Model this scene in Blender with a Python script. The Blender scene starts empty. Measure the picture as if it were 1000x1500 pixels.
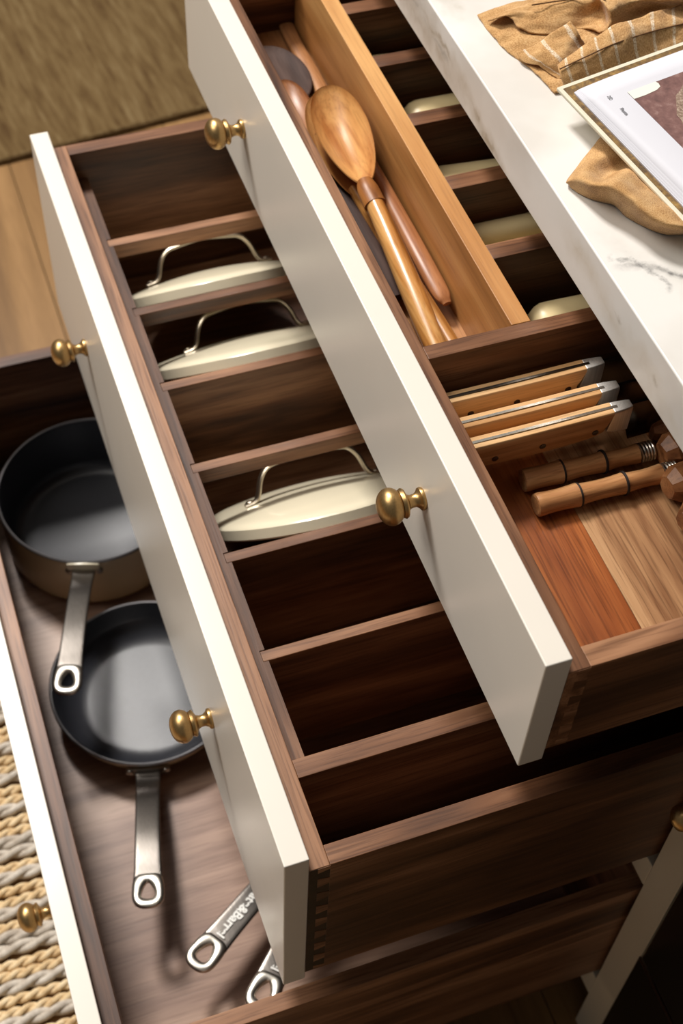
import bpy, bmesh, math, random
from mathutils import Vector, Matrix, Euler
random.seed(7)
PI = math.pi
scene = bpy.context.scene
COL = scene.collection

# ------------------------------------------------------------------ camera
cam_data = bpy.data.cameras.new('camera')
cam = bpy.data.objects.new('camera', cam_data)
COL.objects.link(cam)
cam.location = (0.38597, -0.29980, 1.60931)
cam.rotation_euler = (0.650326, -0.033835, 1.230150)
cam_data.sensor_fit = 'VERTICAL'
cam_data.sensor_height = 36.0
cam_data.sensor_width = 24.0
cam_data.lens = 2095.97 / 1500 * 36
cam_data.clip_start = 0.02
cam_data.clip_end = 60
cam_data.dof.use_dof = True
cam_data.dof.focus_distance = 1.06
cam_data.dof.aperture_fstop = 8.0
scene.camera = cam

# ------------------------------------------------------------------ world, lights, exposure
world = bpy.data.worlds.new('world')
scene.world = world
world.use_nodes = True
wb = world.node_tree.nodes['Background']
wb.inputs[0].default_value = (1.0, 0.94, 0.87, 1)
wb.inputs[1].default_value = 0.125

def area(name, loc, target, size, power, color, size_y=None):
    d = bpy.data.lights.new(name, 'AREA')
    d.energy = power
    d.color = color
    d.shape = 'RECTANGLE'
    d.size = size
    d.size_y = size_y or size
    o = bpy.data.objects.new(name, d)
    COL.objects.link(o)
    o.location = loc
    o.rotation_euler = (Vector(target) - Vector(loc)).to_track_quat('-Z', 'Y').to_euler()
    return o

area('window_light', (-3.0, -0.72, 4.2), (-0.35, 0, 0.6), 0.80, 250, (1.0, 0.96, 0.915))
area('room_light', (-1.3, -1.8, 3.3), (-0.4, -0.1, 0.5), 1.5, 52, (1.0, 0.94, 0.86))
area('overhead_fill', (-1.6, -0.7, 3.3), (-0.6, 0, 0.5), 1.6, 9, (1.0, 0.94, 0.86))  # soft fill added overhead to brighten the drawer tops and slots
scene.view_settings.view_transform = 'Standard'
scene.view_settings.look = 'None'
scene.view_settings.gamma = 1.0
scene.view_settings.use_curve_mapping = False
scene.view_settings.exposure = -0.10

# ------------------------------------------------------------------ materials
def lin(c):
    return tuple((v / 12.92 if v <= 0.04045 else ((v + 0.055) / 1.055) ** 2.4) for v in [x / 255 for x in c]) + (1,)

def new_mat(name):
    m = bpy.data.materials.new(name)
    m.use_nodes = True
    nt = m.node_tree
    return m, nt, nt.nodes['Principled BSDF']

def node(nt, typ, **kw):
    n = nt.nodes.new(typ)
    for k, v in kw.items():
        setattr(n, k, v)
    return n

def ramp(nt, stops, fac):
    r = node(nt, 'ShaderNodeValToRGB')
    e = r.color_ramp.elements
    while len(e) > 1:
        e.remove(e[-1])
    e[0].position = stops[0][0]
    e[0].color = stops[0][1]
    for p, c in stops[1:]:
        k = e.new(p)
        k.color = c
    nt.links.new(fac, r.inputs[0])
    return r

def coords(nt, scale=(1, 1, 1), jitter=True, rot=(0, 0, 0)):
    tc = node(nt, 'ShaderNodeTexCoord')
    out = tc.outputs['Object']
    if jitter:
        oi = node(nt, 'ShaderNodeObjectInfo')
        mul = node(nt, 'ShaderNodeVectorMath', operation='SCALE')
        cmb = node(nt, 'ShaderNodeCombineXYZ')
        for i in range(3):
            nt.links.new(oi.outputs['Random'], cmb.inputs[i])
        nt.links.new(cmb.outputs[0], mul.inputs[0])
        mul.inputs['Scale'].default_value = 3.7
        add = node(nt, 'ShaderNodeVectorMath', operation='ADD')
        nt.links.new(out, add.inputs[0])
        nt.links.new(mul.outputs[0], add.inputs[1])
        out = add.outputs[0]
    mp = node(nt, 'ShaderNodeMapping')
    mp.inputs['Scale'].default_value = scale
    mp.inputs['Rotation'].default_value = rot
    nt.links.new(out, mp.inputs[0])
    return mp.outputs[0]

def wood(name, dark, mid, light, axis='x', rough=0.42, fig=9.0, streak=1.0, pores=True, spec=0.35, bump=0.12):
    """dark, mid and light wood tones with grain along one axis of the object"""
    m, nt, b = new_mat(name)
    k = 0.10
    s = [1, 1, 1]
    s['xyz'.index(axis)] = k
    v = coords(nt, tuple(s))
    n1 = node(nt, 'ShaderNodeTexNoise')
    n1.inputs['Scale'].default_value = fig
    n1.inputs['Detail'].default_value = 3
    n1.inputs['Distortion'].default_value = 1.1
    nt.links.new(v, n1.inputs['Vector'])
    mulv = node(nt, 'ShaderNodeMath', operation='MULTIPLY')
    mulv.inputs[1].default_value = 5.0
    nt.links.new(n1.outputs[0], mulv.inputs[0])
    fr = node(nt, 'ShaderNodeMath', operation='PINGPONG')
    fr.inputs[1].default_value = 1.0
    nt.links.new(mulv.outputs[0], fr.inputs[0])
    n2 = node(nt, 'ShaderNodeTexNoise')
    n2.inputs['Scale'].default_value = fig * 14
    n2.inputs['Detail'].default_value = 4
    nt.links.new(v, n2.inputs['Vector'])
    mix = node(nt, 'ShaderNodeMix')
    mix.data_type = 'FLOAT'
    mix.inputs[0].default_value = 0.44
    nt.links.new(fr.outputs[0], mix.inputs[2])
    nt.links.new(n2.outputs[0], mix.inputs[3])
    r = ramp(nt, [(0.20, lin(dark)), (0.48, lin(mid)), (0.78, lin(light))], mix.outputs[0])
    col = r.outputs[0]
    s2 = [1, 1, 1]
    s2['xyz'.index(axis)] = 0.035
    v2 = coords(nt, tuple(s2))
    n3 = node(nt, 'ShaderNodeTexNoise')
    n3.inputs['Scale'].default_value = 520
    n3.inputs['Detail'].default_value = 2
    nt.links.new(v2, n3.inputs['Vector'])
    if pores:
        r3 = ramp(nt, [(0.34, (0.52, 0.47, 0.44, 1)), (0.50, (1, 1, 1, 1))], n3.outputs[0])
        mm = node(nt, 'ShaderNodeMix')
        mm.data_type = 'RGBA'
        mm.blend_type = 'MULTIPLY'
        mm.inputs[0].default_value = 0.75 * streak
        nt.links.new(col, mm.inputs[6])
        nt.links.new(r3.outputs[0], mm.inputs[7])
        col = mm.outputs[2]
    nt.links.new(col, b.inputs['Base Color'])
    b.inputs['Roughness'].default_value = rough
    b.inputs['Specular IOR Level'].default_value = spec
    bp = node(nt, 'ShaderNodeBump')
    bp.inputs['Strength'].default_value = bump
    bp.inputs['Distance'].default_value = 0.0006
    nt.links.new(n3.outputs[0], bp.inputs['Height'])
    nt.links.new(bp.outputs[0], b.inputs['Normal'])
    return m

def plain(name, col, rough=0.4, metal=0.0, spec=0.5, coat=0.0, var=0.0, vscale=20):
    m, nt, b = new_mat(name)
    b.inputs['Base Color'].default_value = lin(col)
    b.inputs['Roughness'].default_value = rough
    b.inputs['Metallic'].default_value = metal
    b.inputs['Specular IOR Level'].default_value = spec
    b.inputs['Coat Weight'].default_value = coat
    v = coords(nt)
    n = node(nt, 'ShaderNodeTexNoise')
    n.inputs['Scale'].default_value = vscale
    n.inputs['Detail'].default_value = 3
    nt.links.new(v, n.inputs['Vector'])
    c = lin(col)
    lo = tuple(max(0, x * (1 - var)) for x in c[:3]) + (1,)
    hi = tuple(min(1, x * (1 + var)) for x in c[:3]) + (1,)
    r = ramp(nt, [(0.3, lo), (0.7, hi)], n.outputs[0])
    nt.links.new(r.outputs[0], b.inputs['Base Color'])
    return m

def brushed(name, col, rough, axis='x', strength=0.25):
    m, nt, b = new_mat(name)
    b.inputs['Metallic'].default_value = 1
    s = [1, 1, 1]
    s['xyz'.index(axis)] = 0.02
    v = coords(nt, tuple(s))
    n = node(nt, 'ShaderNodeTexNoise')
    n.inputs['Scale'].default_value = 700
    nt.links.new(v, n.inputs['Vector'])
    c = lin(col)
    r = ramp(nt, [(0.3, tuple(x * 0.82 for x in c[:3]) + (1,)), (0.7, c)], n.outputs[0])
    nt.links.new(r.outputs[0], b.inputs['Base Color'])
    b.inputs['Roughness'].default_value = rough
    bp = node(nt, 'ShaderNodeBump')
    bp.inputs['Strength'].default_value = strength
    bp.inputs['Distance'].default_value = 0.0003
    nt.links.new(n.outputs[0], bp.inputs['Height'])
    nt.links.new(bp.outputs[0], b.inputs['Normal'])
    return m

def marble_mat():
    m, nt, b = new_mat('veined_marble')
    v = coords(nt, (1, 1, 1), jitter=False)
    base = lin((226, 223, 218))
    n0 = node(nt, 'ShaderNodeTexNoise')
    n0.inputs['Scale'].default_value = 7
    n0.inputs['Detail'].default_value = 4
    nt.links.new(v, n0.inputs['Vector'])
    r0 = ramp(nt, [(0.36, lin((212, 207, 200))), (0.52, base)], n0.outputs[0])
    # positions warped by two noises so that veins wander
    def warped(scale, amount, detail):
        n = node(nt, 'ShaderNodeTexNoise')
        n.inputs['Scale'].default_value = scale
        n.inputs['Detail'].default_value = detail
        n.inputs['Roughness'].default_value = 0.6
        nt.links.new(v, n.inputs['Vector'])
        sub = node(nt, 'ShaderNodeVectorMath', operation='SUBTRACT')
        nt.links.new(n.outputs['Color'], sub.inputs[0])
        sub.inputs[1].default_value = (0.5, 0.5, 0.5)
        sc = node(nt, 'ShaderNodeVectorMath', operation='SCALE')
        nt.links.new(sub.outputs[0], sc.inputs[0])
        sc.inputs['Scale'].default_value = amount
        ad = node(nt, 'ShaderNodeVectorMath', operation='ADD')
        nt.links.new(v, ad.inputs[0])
        nt.links.new(sc.outputs[0], ad.inputs[1])
        return ad.outputs[0]
    wa = warped(16, 0.055, 6)
    wc = warped(9, 0.10, 5)
    patchy = node(nt, 'ShaderNodeTexNoise')
    patchy.inputs['Scale'].default_value = 46
    patchy.inputs['Detail'].default_value = 4
    nt.links.new(v, patchy.inputs['Vector'])
    def vein(src, p0, p1, width, soft, color, strength, broken):
        """a band along the segment p0-p1 that fades out at both ends"""
        nonlocal col
        p0, p1 = Vector(p0), Vector(p1)
        d = (p1 - p0)
        ln = d.length
        d = d / ln
        a = node(nt, 'ShaderNodeVectorMath', operation='SUBTRACT')
        nt.links.new(src, a.inputs[0])
        a.inputs[1].default_value = p0
        dt = node(nt, 'ShaderNodeVectorMath', operation='DOT_PRODUCT')
        nt.links.new(a.outputs[0], dt.inputs[0])
        dt.inputs[1].default_value = d
        cr = node(nt, 'ShaderNodeVectorMath', operation='CROSS_PRODUCT')
        nt.links.new(a.outputs[0], cr.inputs[0])
        cr.inputs[1].default_value = d
        le = node(nt, 'ShaderNodeVectorMath', operation='LENGTH')
        nt.links.new(cr.outputs[0], le.inputs[0])
        r = ramp(nt, [(0.0, (1, 1, 1, 1)), (width, (0.7, 0.7, 0.7, 1)), (width + soft, (0, 0, 0, 1))], le.outputs['Value'])
        tn = node(nt, 'ShaderNodeMath', operation='DIVIDE')
        nt.links.new(dt.outputs['Value'], tn.inputs[0])
        tn.inputs[1].default_value = ln
        tr = ramp(nt, [(0.0, (0, 0, 0, 1)), (0.15, (1, 1, 1, 1)), (0.85, (1, 1, 1, 1)), (1.0, (0, 0, 0, 1))], tn.outputs[0])
        pr = ramp(nt, [(0.5 - broken * 0.2, (1 - broken,) * 3 + (1,)), (0.5 + 0.08, (1, 1, 1, 1))], patchy.outputs[0])
        f = r.outputs[0]
        for o_ in (tr.outputs[0], pr.outputs[0]):
            mu = node(nt, 'ShaderNodeMath', operation='MULTIPLY')
            nt.links.new(f, mu.inputs[0])
            nt.links.new(o_, mu.inputs[1])
            f = mu.outputs[0]
        mu = node(nt, 'ShaderNodeMath', operation='MULTIPLY')
        nt.links.new(f, mu.inputs[0])
        mu.inputs[1].default_value = strength
        mm = node(nt, 'ShaderNodeMix')
        mm.data_type = 'RGBA'
        nt.links.new(mu.outputs[0], mm.inputs[0])
        nt.links.new(col, mm.inputs[6])
        mm.inputs[7].default_value = lin(color)
        col = mm.outputs[2]
    col = r0.outputs[0]
    for args in VEINS:
        vein(wa if args[0] else wc, *args[1:])
    vo = node(nt, 'ShaderNodeTexVoronoi')
    vo.inputs['Scale'].default_value = 22
    nt.links.new(v, vo.inputs['Vector'])
    sp = ramp(nt, [(0.016, (1, 1, 1, 1)), (0.026, (0, 0, 0, 1))], vo.outputs['Distance'])
    mm = node(nt, 'ShaderNodeMix')
    mm.data_type = 'RGBA'
    nt.links.new(sp.outputs[0], mm.inputs[0])
    nt.links.new(col, mm.inputs[6])
    mm.inputs[7].default_value = lin((124, 116, 106))
    nt.links.new(mm.outputs[2], b.inputs['Base Color'])
    b.inputs['Roughness'].default_value = 0.32
    b.inputs['Specular IOR Level'].default_value = 0.4
    return m

ZM = 0.9151
GREY, BROWN, DARK = (176, 166, 152), (150, 136, 112), (92, 92, 92)
# (fine warp?, start, end, core width, soft width, colour, strength, brokenness)
VEINS = [
    (0, (-0.72, 0.149, 0.915), (-0.50, 0.149, 0.868), 0.006, 0.018, GREY, 0.95, 0.3),
    (0, (-0.66, 0.175, 0.915), (-0.40, 0.149, 0.862), 0.003, 0.012, (180, 170, 154), 0.95, 0.3),
    (1, (-0.62, 0.150, 0.905), (-0.42, 0.149, 0.872), 0.0008, 0.004, BROWN, 0.8, 0.6),
    (1, (-0.70, 0.160, 0.912), (-0.52, 0.149, 0.880), 0.0008, 0.004, (150, 146, 138), 0.7, 0.6),
    (0, (-0.75, 0.26, ZM), (-0.60, 0.15, ZM), 0.005, 0.018, (170, 168, 162), 0.8, 0.3),
    (0, (-0.34, 0.149, 0.905), (-0.05, 0.149, 0.870), 0.004, 0.016, (202, 192, 176), 0.8, 0.3),
    (1, (-0.30, 0.150, 0.90), (-0.10, 0.149, 0.885), 0.0006, 0.0035, BROWN, 0.6, 0.8),
    (0, (-0.33, 0.165, ZM), (-0.12, 0.235, ZM), 0.004, 0.020, (196, 192, 184), 0.8, 0.3),
    (1, (-0.255, 0.150, ZM), (-0.200, 0.262, ZM), 0.0008, 0.005, (120, 118, 116), 0.9, 0.35),
    (1, (-0.285, 0.160, ZM), (-0.215, 0.176, ZM), 0.0006, 0.0035, DARK, 0.95, 0.7),
    (1, (-0.265, 0.150, ZM), (-0.230, 0.200, ZM), 0.0005, 0.003, DARK, 0.8, 0.8),
]

def linen_mat(name, stripes):
    m, nt, b = new_mat(name)
    uv = node(nt, 'ShaderNodeUVMap')
    v = uv.outputs[0]
    # weave: two fine crossed waves with irregular threads
    cols = []
    sep = node(nt, 'ShaderNodeSeparateXYZ')
    nt.links.new(v, sep.inputs[0])
    n = node(nt, 'ShaderNodeTexNoise')
    n.inputs['Scale'].default_value = 900
    n.inputs['Detail'].default_value = 2
    nt.links.new(v, n.inputs['Vector'])
    n2 = node(nt, 'ShaderNodeTexNoise')
    n2.inputs['Scale'].default_value = 60
    n2.inputs['Detail'].default_value = 3
    nt.links.new(v, n2.inputs['Vector'])
    mix = node(nt, 'ShaderNodeMix')
    mix.data_type = 'FLOAT'
    mix.inputs[0].default_value = 0.45
    nt.links.new(n.outputs[0], mix.inputs[2])
    nt.links.new(n2.outputs[0], mix.inputs[3])
    r = ramp(nt, [(0.34, lin((146, 106, 64))), (0.5, lin((188, 146, 96))), (0.66, lin((214, 176, 126)))], mix.outputs[0])
    col = r.outputs[0]
    if stripes:
        # thin pale woven stripes, spaced along u
        mu = node(nt, 'ShaderNodeMath', operation='MULTIPLY')
        mu.inputs[1].default_value = 1 / 0.0180
        nt.links.new(sep.outputs[0], mu.inputs[0])
        fr = node(nt, 'ShaderNodeMath', operation='FRACT')
        nt.links.new(mu.outputs[0], fr.inputs[0])
        s = node(nt, 'ShaderNodeMath', operation='SUBTRACT')
        s.inputs[1].default_value = 0.5
        nt.links.new(fr.outputs[0], s.inputs[0])
        a = node(nt, 'ShaderNodeMath', operation='ABSOLUTE')
        nt.links.new(s.outputs[0], a.inputs[0])
        sr = ramp(nt, [(0.055, (1, 1, 1, 1)), (0.095, (0, 0, 0, 1))], a.outputs[0])
        th = ramp(nt, [(0.36, (0.12, 0.12, 0.12, 1)), (0.62, (0.8, 0.8, 0.8, 1))], n.outputs[0])
        f = node(nt, 'ShaderNodeMath', operation='MULTIPLY')
        nt.links.new(sr.outputs[0], f.inputs[0])
        nt.links.new(th.outputs[0], f.inputs[1])
        mm = node(nt, 'ShaderNodeMix')
        mm.data_type = 'RGBA'
        nt.links.new(f.outputs[0], mm.inputs[0])
        nt.links.new(col, mm.inputs[6])
        mm.inputs[7].default_value = lin((232, 222, 202))
        col = mm.outputs[2]
    nt.links.new(col, b.inputs['Base Color'])
    b.inputs['Roughness'].default_value = 0.95
    b.inputs['Specular IOR Level'].default_value = 0.1
    b.inputs['Sheen Weight'].default_value = 0.2
    bp = node(nt, 'ShaderNodeBump')
    bp.inputs['Strength'].default_value = 0.55
    bp.inputs['Distance'].default_value = 0.0009
    nt.links.new(mix.outputs[0], bp.inputs['Height'])
    nt.links.new(bp.outputs[0], b.inputs['Normal'])
    return m

M = {}
M['cream_paint'] = plain('cream_paint', (224, 217, 206), 0.30, spec=0.5, var=0.01)
M['frame_paint'] = plain('frame_paint', (222, 210, 188), 0.42, var=0.01)
WD, WM, WL = (70, 43, 27), (116, 77, 51), (160, 116, 84)
for ax in 'xyz':
    M['walnut_' + ax] = wood('walnut_' + ax, WD, WM, WL, ax)
M['walnut_end'] = wood('walnut_end', (26, 16, 11), (38, 24, 16), (52, 33, 22), 'x', fig=30)
M['walnut_floor'] = wood('walnut_drawer_bottom', (138, 108, 92), (178, 146, 126), (198, 168, 148), 'y', rough=0.38, fig=6, streak=0.6)
M['red_walnut'] = wood('red_brown_board', (92, 44, 18), (140, 74, 34), (172, 100, 52), 'x', rough=0.34, fig=12, streak=1.0)
M['pale_walnut'] = wood('pale_walnut_board', (134, 92, 60), (176, 132, 92), (200, 158, 116), 'x', rough=0.4, fig=12, streak=1.0)
M['honey_wood'] = wood('honey_wood', (146, 96, 50), (182, 128, 74), (206, 156, 98), 'x', rough=0.38, fig=7, streak=0.35)
M['tray_floor'] = wood('tray_floor', (130, 84, 50), (172, 120, 76), (196, 146, 98), 'x', rough=0.42, fig=8)
M['teak'] = wood('teak_spoon', (126, 76, 36), (168, 108, 56), (202, 150, 90), 'x', rough=0.40, fig=14, streak=0.5, spec=0.35)
M['teak_light'] = wood('teak_handle', (140, 84, 34), (192, 130, 66), (216, 164, 100), 'x', rough=0.28, fig=20, streak=0.5, spec=0.5)
M['teak_pale'] = wood('pale_spoon_wood', (150, 96, 44), (200, 144, 78), (222, 174, 108), 'x', rough=0.32, fig=14, streak=0.4)
M['ebony'] = wood('dark_brown_wood', (46, 32, 28), (68, 50, 44), (92, 72, 64), 'x', rough=0.65, fig=14, streak=0.5, spec=0.2)
M['acacia'] = wood('acacia_wood', (92, 50, 28), (140, 86, 52), (176, 120, 78), 'x', rough=0.35, fig=18, streak=0.5)
M['beech'] = wood('beech_handle', (172, 122, 74), (206, 158, 106), (222, 180, 130), 'y', rough=0.38, fig=12, streak=0.55)
M['turned'] = wood('turned_hardwood', (172, 118, 74), (212, 160, 108), (230, 184, 134), 'y', rough=0.4, fig=16, streak=0.8)
M['block'] = wood('block_wood', (122, 76, 44), (168, 112, 70), (194, 140, 94), 'y', rough=0.4, fig=14, streak=0.7)
M['oak'] = wood('oak_floorboard', (116, 86, 52), (140, 106, 66), (156, 120, 78), 'x', rough=0.35, fig=4, streak=0.4)
M['brass'] = brushed('aged_brass', (194, 160, 108), 0.36, 'z', 0.04)
M['steel'] = brushed('brushed_steel', (150, 143, 136), 0.28, 'x', 0.15)
M['bright_steel'] = brushed('polished_steel', (226, 220, 208), 0.30, 'x', 0.03)
M['blade'] = brushed('knife_blade_steel', (120, 112, 104), 0.22, 'y', 0.08)
M['bolster'] = brushed('bolster_steel', (232, 228, 222), 0.52, 'z', 0.15)
M['rivet'] = plain('dark_rivet', (44, 28, 20), 0.4)
M['seam'] = plain('brown_stitching', (112, 78, 46), 0.9)
M['groove'] = plain('burnt_groove', (34, 22, 16), 0.7)
M['black_rod'] = plain('black_iron', (30, 26, 24), 0.4, metal=0.6)
M['enamel'] = plain('cream_enamel', (222, 212, 186), 0.22, coat=0.3, var=0.02)
M['pan_outer'] = plain('cream_pan_enamel', (208, 190, 156), 0.35, coat=0.15, var=0.03)
M['nonstick'] = plain('dark_nonstick', (44, 45, 50), 0.30, spec=0.6, var=0.06, vscale=160)
M['pan_rim'] = brushed('pan_rim_metal', (150, 148, 150), 0.35, 'z', 0.05)
M['lid_steel'] = brushed('satin_steel', (196, 184, 164), 0.32, 'y', 0.1)
M['ivory'] = plain('ivory_handle', (246, 224, 172), 0.35, var=0.02)
M['black_gloss'] = plain('black_gloss', (22, 21, 20), 0.18, spec=0.5)
M['dark_inside'] = plain('dark_cabinet_inside', (40, 30, 24), 0.8)  # shade inside the cabinet put into the colour of its panels
M['white_print'] = plain('white_print', (244, 242, 236), 0.5)
M['black_print'] = plain('black_print', (52, 50, 52), 0.7)
M['paper'] = plain('white_paper', (206, 206, 213), 0.6, spec=0.25, var=0.01)
M['board_cloth'] = plain('cream_book_board', (214, 208, 186), 0.65, var=0.03, vscale=200)
M['marble'] = marble_mat()
M['linen'] = linen_mat('tan_linen', False)
M['linen_striped'] = linen_mat('tan_linen_striped', True)

def speckle(name, stops, scale, rough=0.6, detail=6):
    m, nt, b = new_mat(name)
    v = coords(nt)
    n = node(nt, 'ShaderNodeTexNoise')
    n.inputs['Scale'].default_value = scale
    n.inputs['Detail'].default_value = detail
    n.inputs['Roughness'].default_value = 0.7
    nt.links.new(v, n.inputs['Vector'])
    r = ramp(nt, stops, n.outputs[0])
    nt.links.new(r.outputs[0], b.inputs['Base Color'])
    b.inputs['Roughness'].default_value = rough
    return m
M['endpaper'] = speckle('brown_gold_endpaper', [(0.3, lin((62, 44, 26))), (0.5, lin((112, 84, 42))), (0.7, lin((168, 132, 66)))], 140)
M['photo_mauve'] = speckle('printed_mauve', [(0.3, lin((84, 54, 50))), (0.55, lin((118, 82, 76))), (0.75, lin((150, 120, 112)))], 90)
M['photo_cake'] = speckle('printed_crumb', [(0.32, lin((88, 66, 52))), (0.5, lin((140, 116, 98))), (0.7, lin((186, 168, 150)))], 420)
M['photo_plate'] = plain('printed_plate', (226, 226, 212), 0.6)
M['page_line'] = plain('page_edge_grey', (176, 174, 182), 0.6)
M['jute_tan'] = speckle('jute_tan', [(0.3, lin((168, 130, 84))), (0.5, lin((216, 188, 144))), (0.7, lin((236, 216, 180)))], 60, 0.9)
M['jute_grey'] = speckle('wool_grey_beige', [(0.3, lin((158, 144, 128))), (0.55, lin((200, 190, 176))), (0.75, lin((222, 214, 202)))], 60, 0.95)

def flat_rug_mat():
    m, nt, b = new_mat('olive_brown_flatweave')
    v = coords(nt, (0.10, 1, 1), jitter=False, rot=(0, 0, 0))
    n = node(nt, 'ShaderNodeTexNoise')
    n.inputs['Scale'].default_value = 100
    n.inputs['Detail'].default_value = 5
    n.inputs['Roughness'].default_value = 0.65
    nt.links.new(v, n.inputs['Vector'])
    r = ramp(nt, [(0.30, lin((76, 56, 34))), (0.45, lin((96, 76, 48))), (0.58, lin((108, 88, 58))), (0.75, lin((124, 106, 76)))], n.outputs[0])
    nt.links.new(r.outputs[0], b.inputs['Base Color'])
    b.inputs['Roughness'].default_value = 0.95
    b.inputs['Specular IOR Level'].default_value = 0.1
    bp = node(nt, 'ShaderNodeBump')
    bp.inputs['Strength'].default_value = 0.5
    bp.inputs['Distance'].default_value = 0.003
    nt.links.new(n.outputs[0], bp.inputs['Height'])
    nt.links.new(bp.outputs[0], b.inputs['Normal'])
    return m
M['flat_rug'] = flat_rug_mat()

# ------------------------------------------------------------------ object helpers
def empty(name, loc, label, cat, group=None, rot=(0, 0, 0)):
    o = bpy.data.objects.new(name, None)
    COL.objects.link(o)
    o.location = loc
    o.rotation_euler = rot
    o.empty_display_size = 0.02
    o['label'] = label
    o['category'] = cat
    if group:
        o['group'] = group
    return o

def obj(name, bm, mats, parent=None, smooth=False, bevel=0.0, seg=2, label=None, local=False, angle=35):
    """link one mesh object; vertices are given in world coordinates (or local ones) and stored relative to the top parent"""
    bmesh.ops.recalc_face_normals(bm, faces=bm.faces)
    me = bpy.data.meshes.new(name)
    if not local and parent is not None:
        p = parent
        off = Vector((0, 0, 0))
        while p is not None:
            off += p.location
            p = p.parent
        bmesh.ops.translate(bm, verts=bm.verts, vec=-off)
    if smooth:
        for ed in bm.edges:
            if len(ed.link_faces) == 2 and ed.calc_face_angle(0) > math.radians(angle):
                ed.smooth = False
    bm.to_mesh(me)
    bm.free()
    o = bpy.data.objects.new(name, me)
    COL.objects.link(o)
    if parent is not None:
        o.parent = parent
    for mt in (mats if isinstance(mats, (list, tuple)) else [mats]):
        me.materials.append(M[mt])
    if smooth:
        for p in me.polygons:
            p.use_smooth = True
    if bevel > 0:
        md = o.modifiers.new('bevel', 'BEVEL')
        md.width = bevel
        md.segments = seg
        md.limit_method = 'ANGLE'
        md.angle_limit = math.radians(40)
        for p in me.polygons:
            p.use_smooth = True
        wn = o.modifiers.new('wn', 'WEIGHTED_NORMAL')
        wn.keep_sharp = True
    if label:
        o['label'] = label
    return o

def box(x0, x1, y0, y1, z0, z1, bm=None):
    bm = bm or bmesh.new()
    vs = [bm.verts.new((x, y, z)) for z in (z0, z1) for y in (y0, y1) for x in (x0, x1)]
    for f in ((0, 2, 3, 1), (4, 5, 7, 6), (0, 1, 5, 4), (2, 6, 7, 3), (0, 4, 6, 2), (1, 3, 7, 5)):
        bm.faces.new([vs[i] for i in f])
    return bm

def loft(rings, bm=None, closed=True, cap0=True, cap1=True):
    bm = bm or bmesh.new()
    R = [[bm.verts.new(p) for p in r] for r in rings]
    n = len(rings[0])
    for a, b in zip(R[:-1], R[1:]):
        for i in range(n if closed else n - 1):
            j = (i + 1) % n
            bm.faces.new((a[i], a[j], b[j], b[i]))
    if cap0:
        bm.faces.new(R[0][::-1])
    if cap1:
        bm.faces.new(R[-1])
    return bm

def frame(axis):
    t = Vector(axis).normalized()
    up = Vector((0, 0, 1)) if abs(t.z) < 0.9 else Vector((1, 0, 0))
    u = up.cross(t).normalized()
    w = t.cross(u).normalized()
    return t, u, w

def lathe(profile, origin, axis, n=32, bm=None, cap0=True, cap1=True):
    t, u, w = frame(axis)
    o = Vector(origin)
    rings = []
    for s, r in profile:
        rings.append([o + t * s + (u * math.cos(a) + w * math.sin(a)) * max(r, 1e-5) for a in [2 * PI * i / n for i in range(n)]])
    return loft(rings, bm, True, cap0, cap1)

def tube(pts, r, n=10, bm=None, flat=1.0, up=None):
    pts = [Vector(p) for p in pts]
    rings = []
    m = len(pts)
    prev = None
    for i, p in enumerate(pts):
        t = (pts[min(i + 1, m - 1)] - pts[max(i - 1, 0)]).normalized()
        if up is not None:
            u = (Vector(up) - t * Vector(up).dot(t)).normalized()
        elif prev is None:
            _, u, _ = frame(t)
        else:
            u = (prev - t * prev.dot(t)).normalized()
        prev = u
        w = t.cross(u)
        rr = r[i] if isinstance(r, (list, tuple)) else r
        rings.append([p + (u * math.cos(a) * flat + w * math.sin(a)) * rr for a in [2 * PI * k / n for k in range(n)]])
    return loft(rings, bm)

def catmull(P, n):
    P = [Vector(p) for p in P]
    out = []
    m = len(P) - 1
    for k in range(n + 1):
        f = k / n * m
        i = min(int(f), m - 1)
        t = f - i
        p0 = P[i - 1] if i > 0 else P[0] * 2 - P[1]
        p1, p2 = P[i], P[i + 1]
        p3 = P[i + 2] if i + 2 <= m else P[m] * 2 - P[m - 1]
        out.append(0.5 * ((2 * p1) + (p2 - p0) * t + (2 * p0 - 5 * p1 + 4 * p2 - p3) * t * t + (3 * p1 - p0 - 3 * p2 + p3) * t ** 3))
    return out

# ------------------------------------------------------------------ measures (metres)
L = 0.84            # drawer front length, near end at x=0, far end at x=-L
T = 0.019           # front thickness
ZT = 0.8442         # top of the upper front
YF = 0.1714         # face frame plane
FR = {'top': (0.0, ZT, 0.1341), 'mid': (-0.1716, 0.664, 0.2399), 'low': (-0.341, 0.3802, 0.2437)}
DROP = {'top': 0.0184, 'mid': 0.0218, 'low': 0.0218}
BT = 0.016          # box board thickness
EX = 0.0005         # box inset from the front's ends

# ------------------------------------------------------------------ setting: floor
fl = bpy.data.objects.new('floor', None)
COL.objects.link(fl)
fl['kind'] = 'structure'
obj('subfloor', box(-4.5, 2.5, -3.2, 3.0, -0.06, -0.019), 'dark_inside', fl, label='dark bedding under the boards')
y = -3.2
k = 0
while y < 2.9:
    w = 0.1395
    y1 = y + w
    cuts = [-4.5, -2.9 + 0.6 * ((k * 37) % 10) / 10, -1.55 + 0.5 * ((k * 53) % 10) / 10 - (0.6 if abs(y + 0.2) < 0.3 else 0), 0.3 + 0.7 * ((k * 71) % 10) / 10, 2.5]
    for a, b in zip(cuts[:-1], cuts[1:]):
        obj('floorboard', box(a + 0.0006, b - 0.0006, y + 0.0008, y1 - 0.0008, -0.019, 0.0), 'oak', fl)
    y = y1
    k += 1

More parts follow.
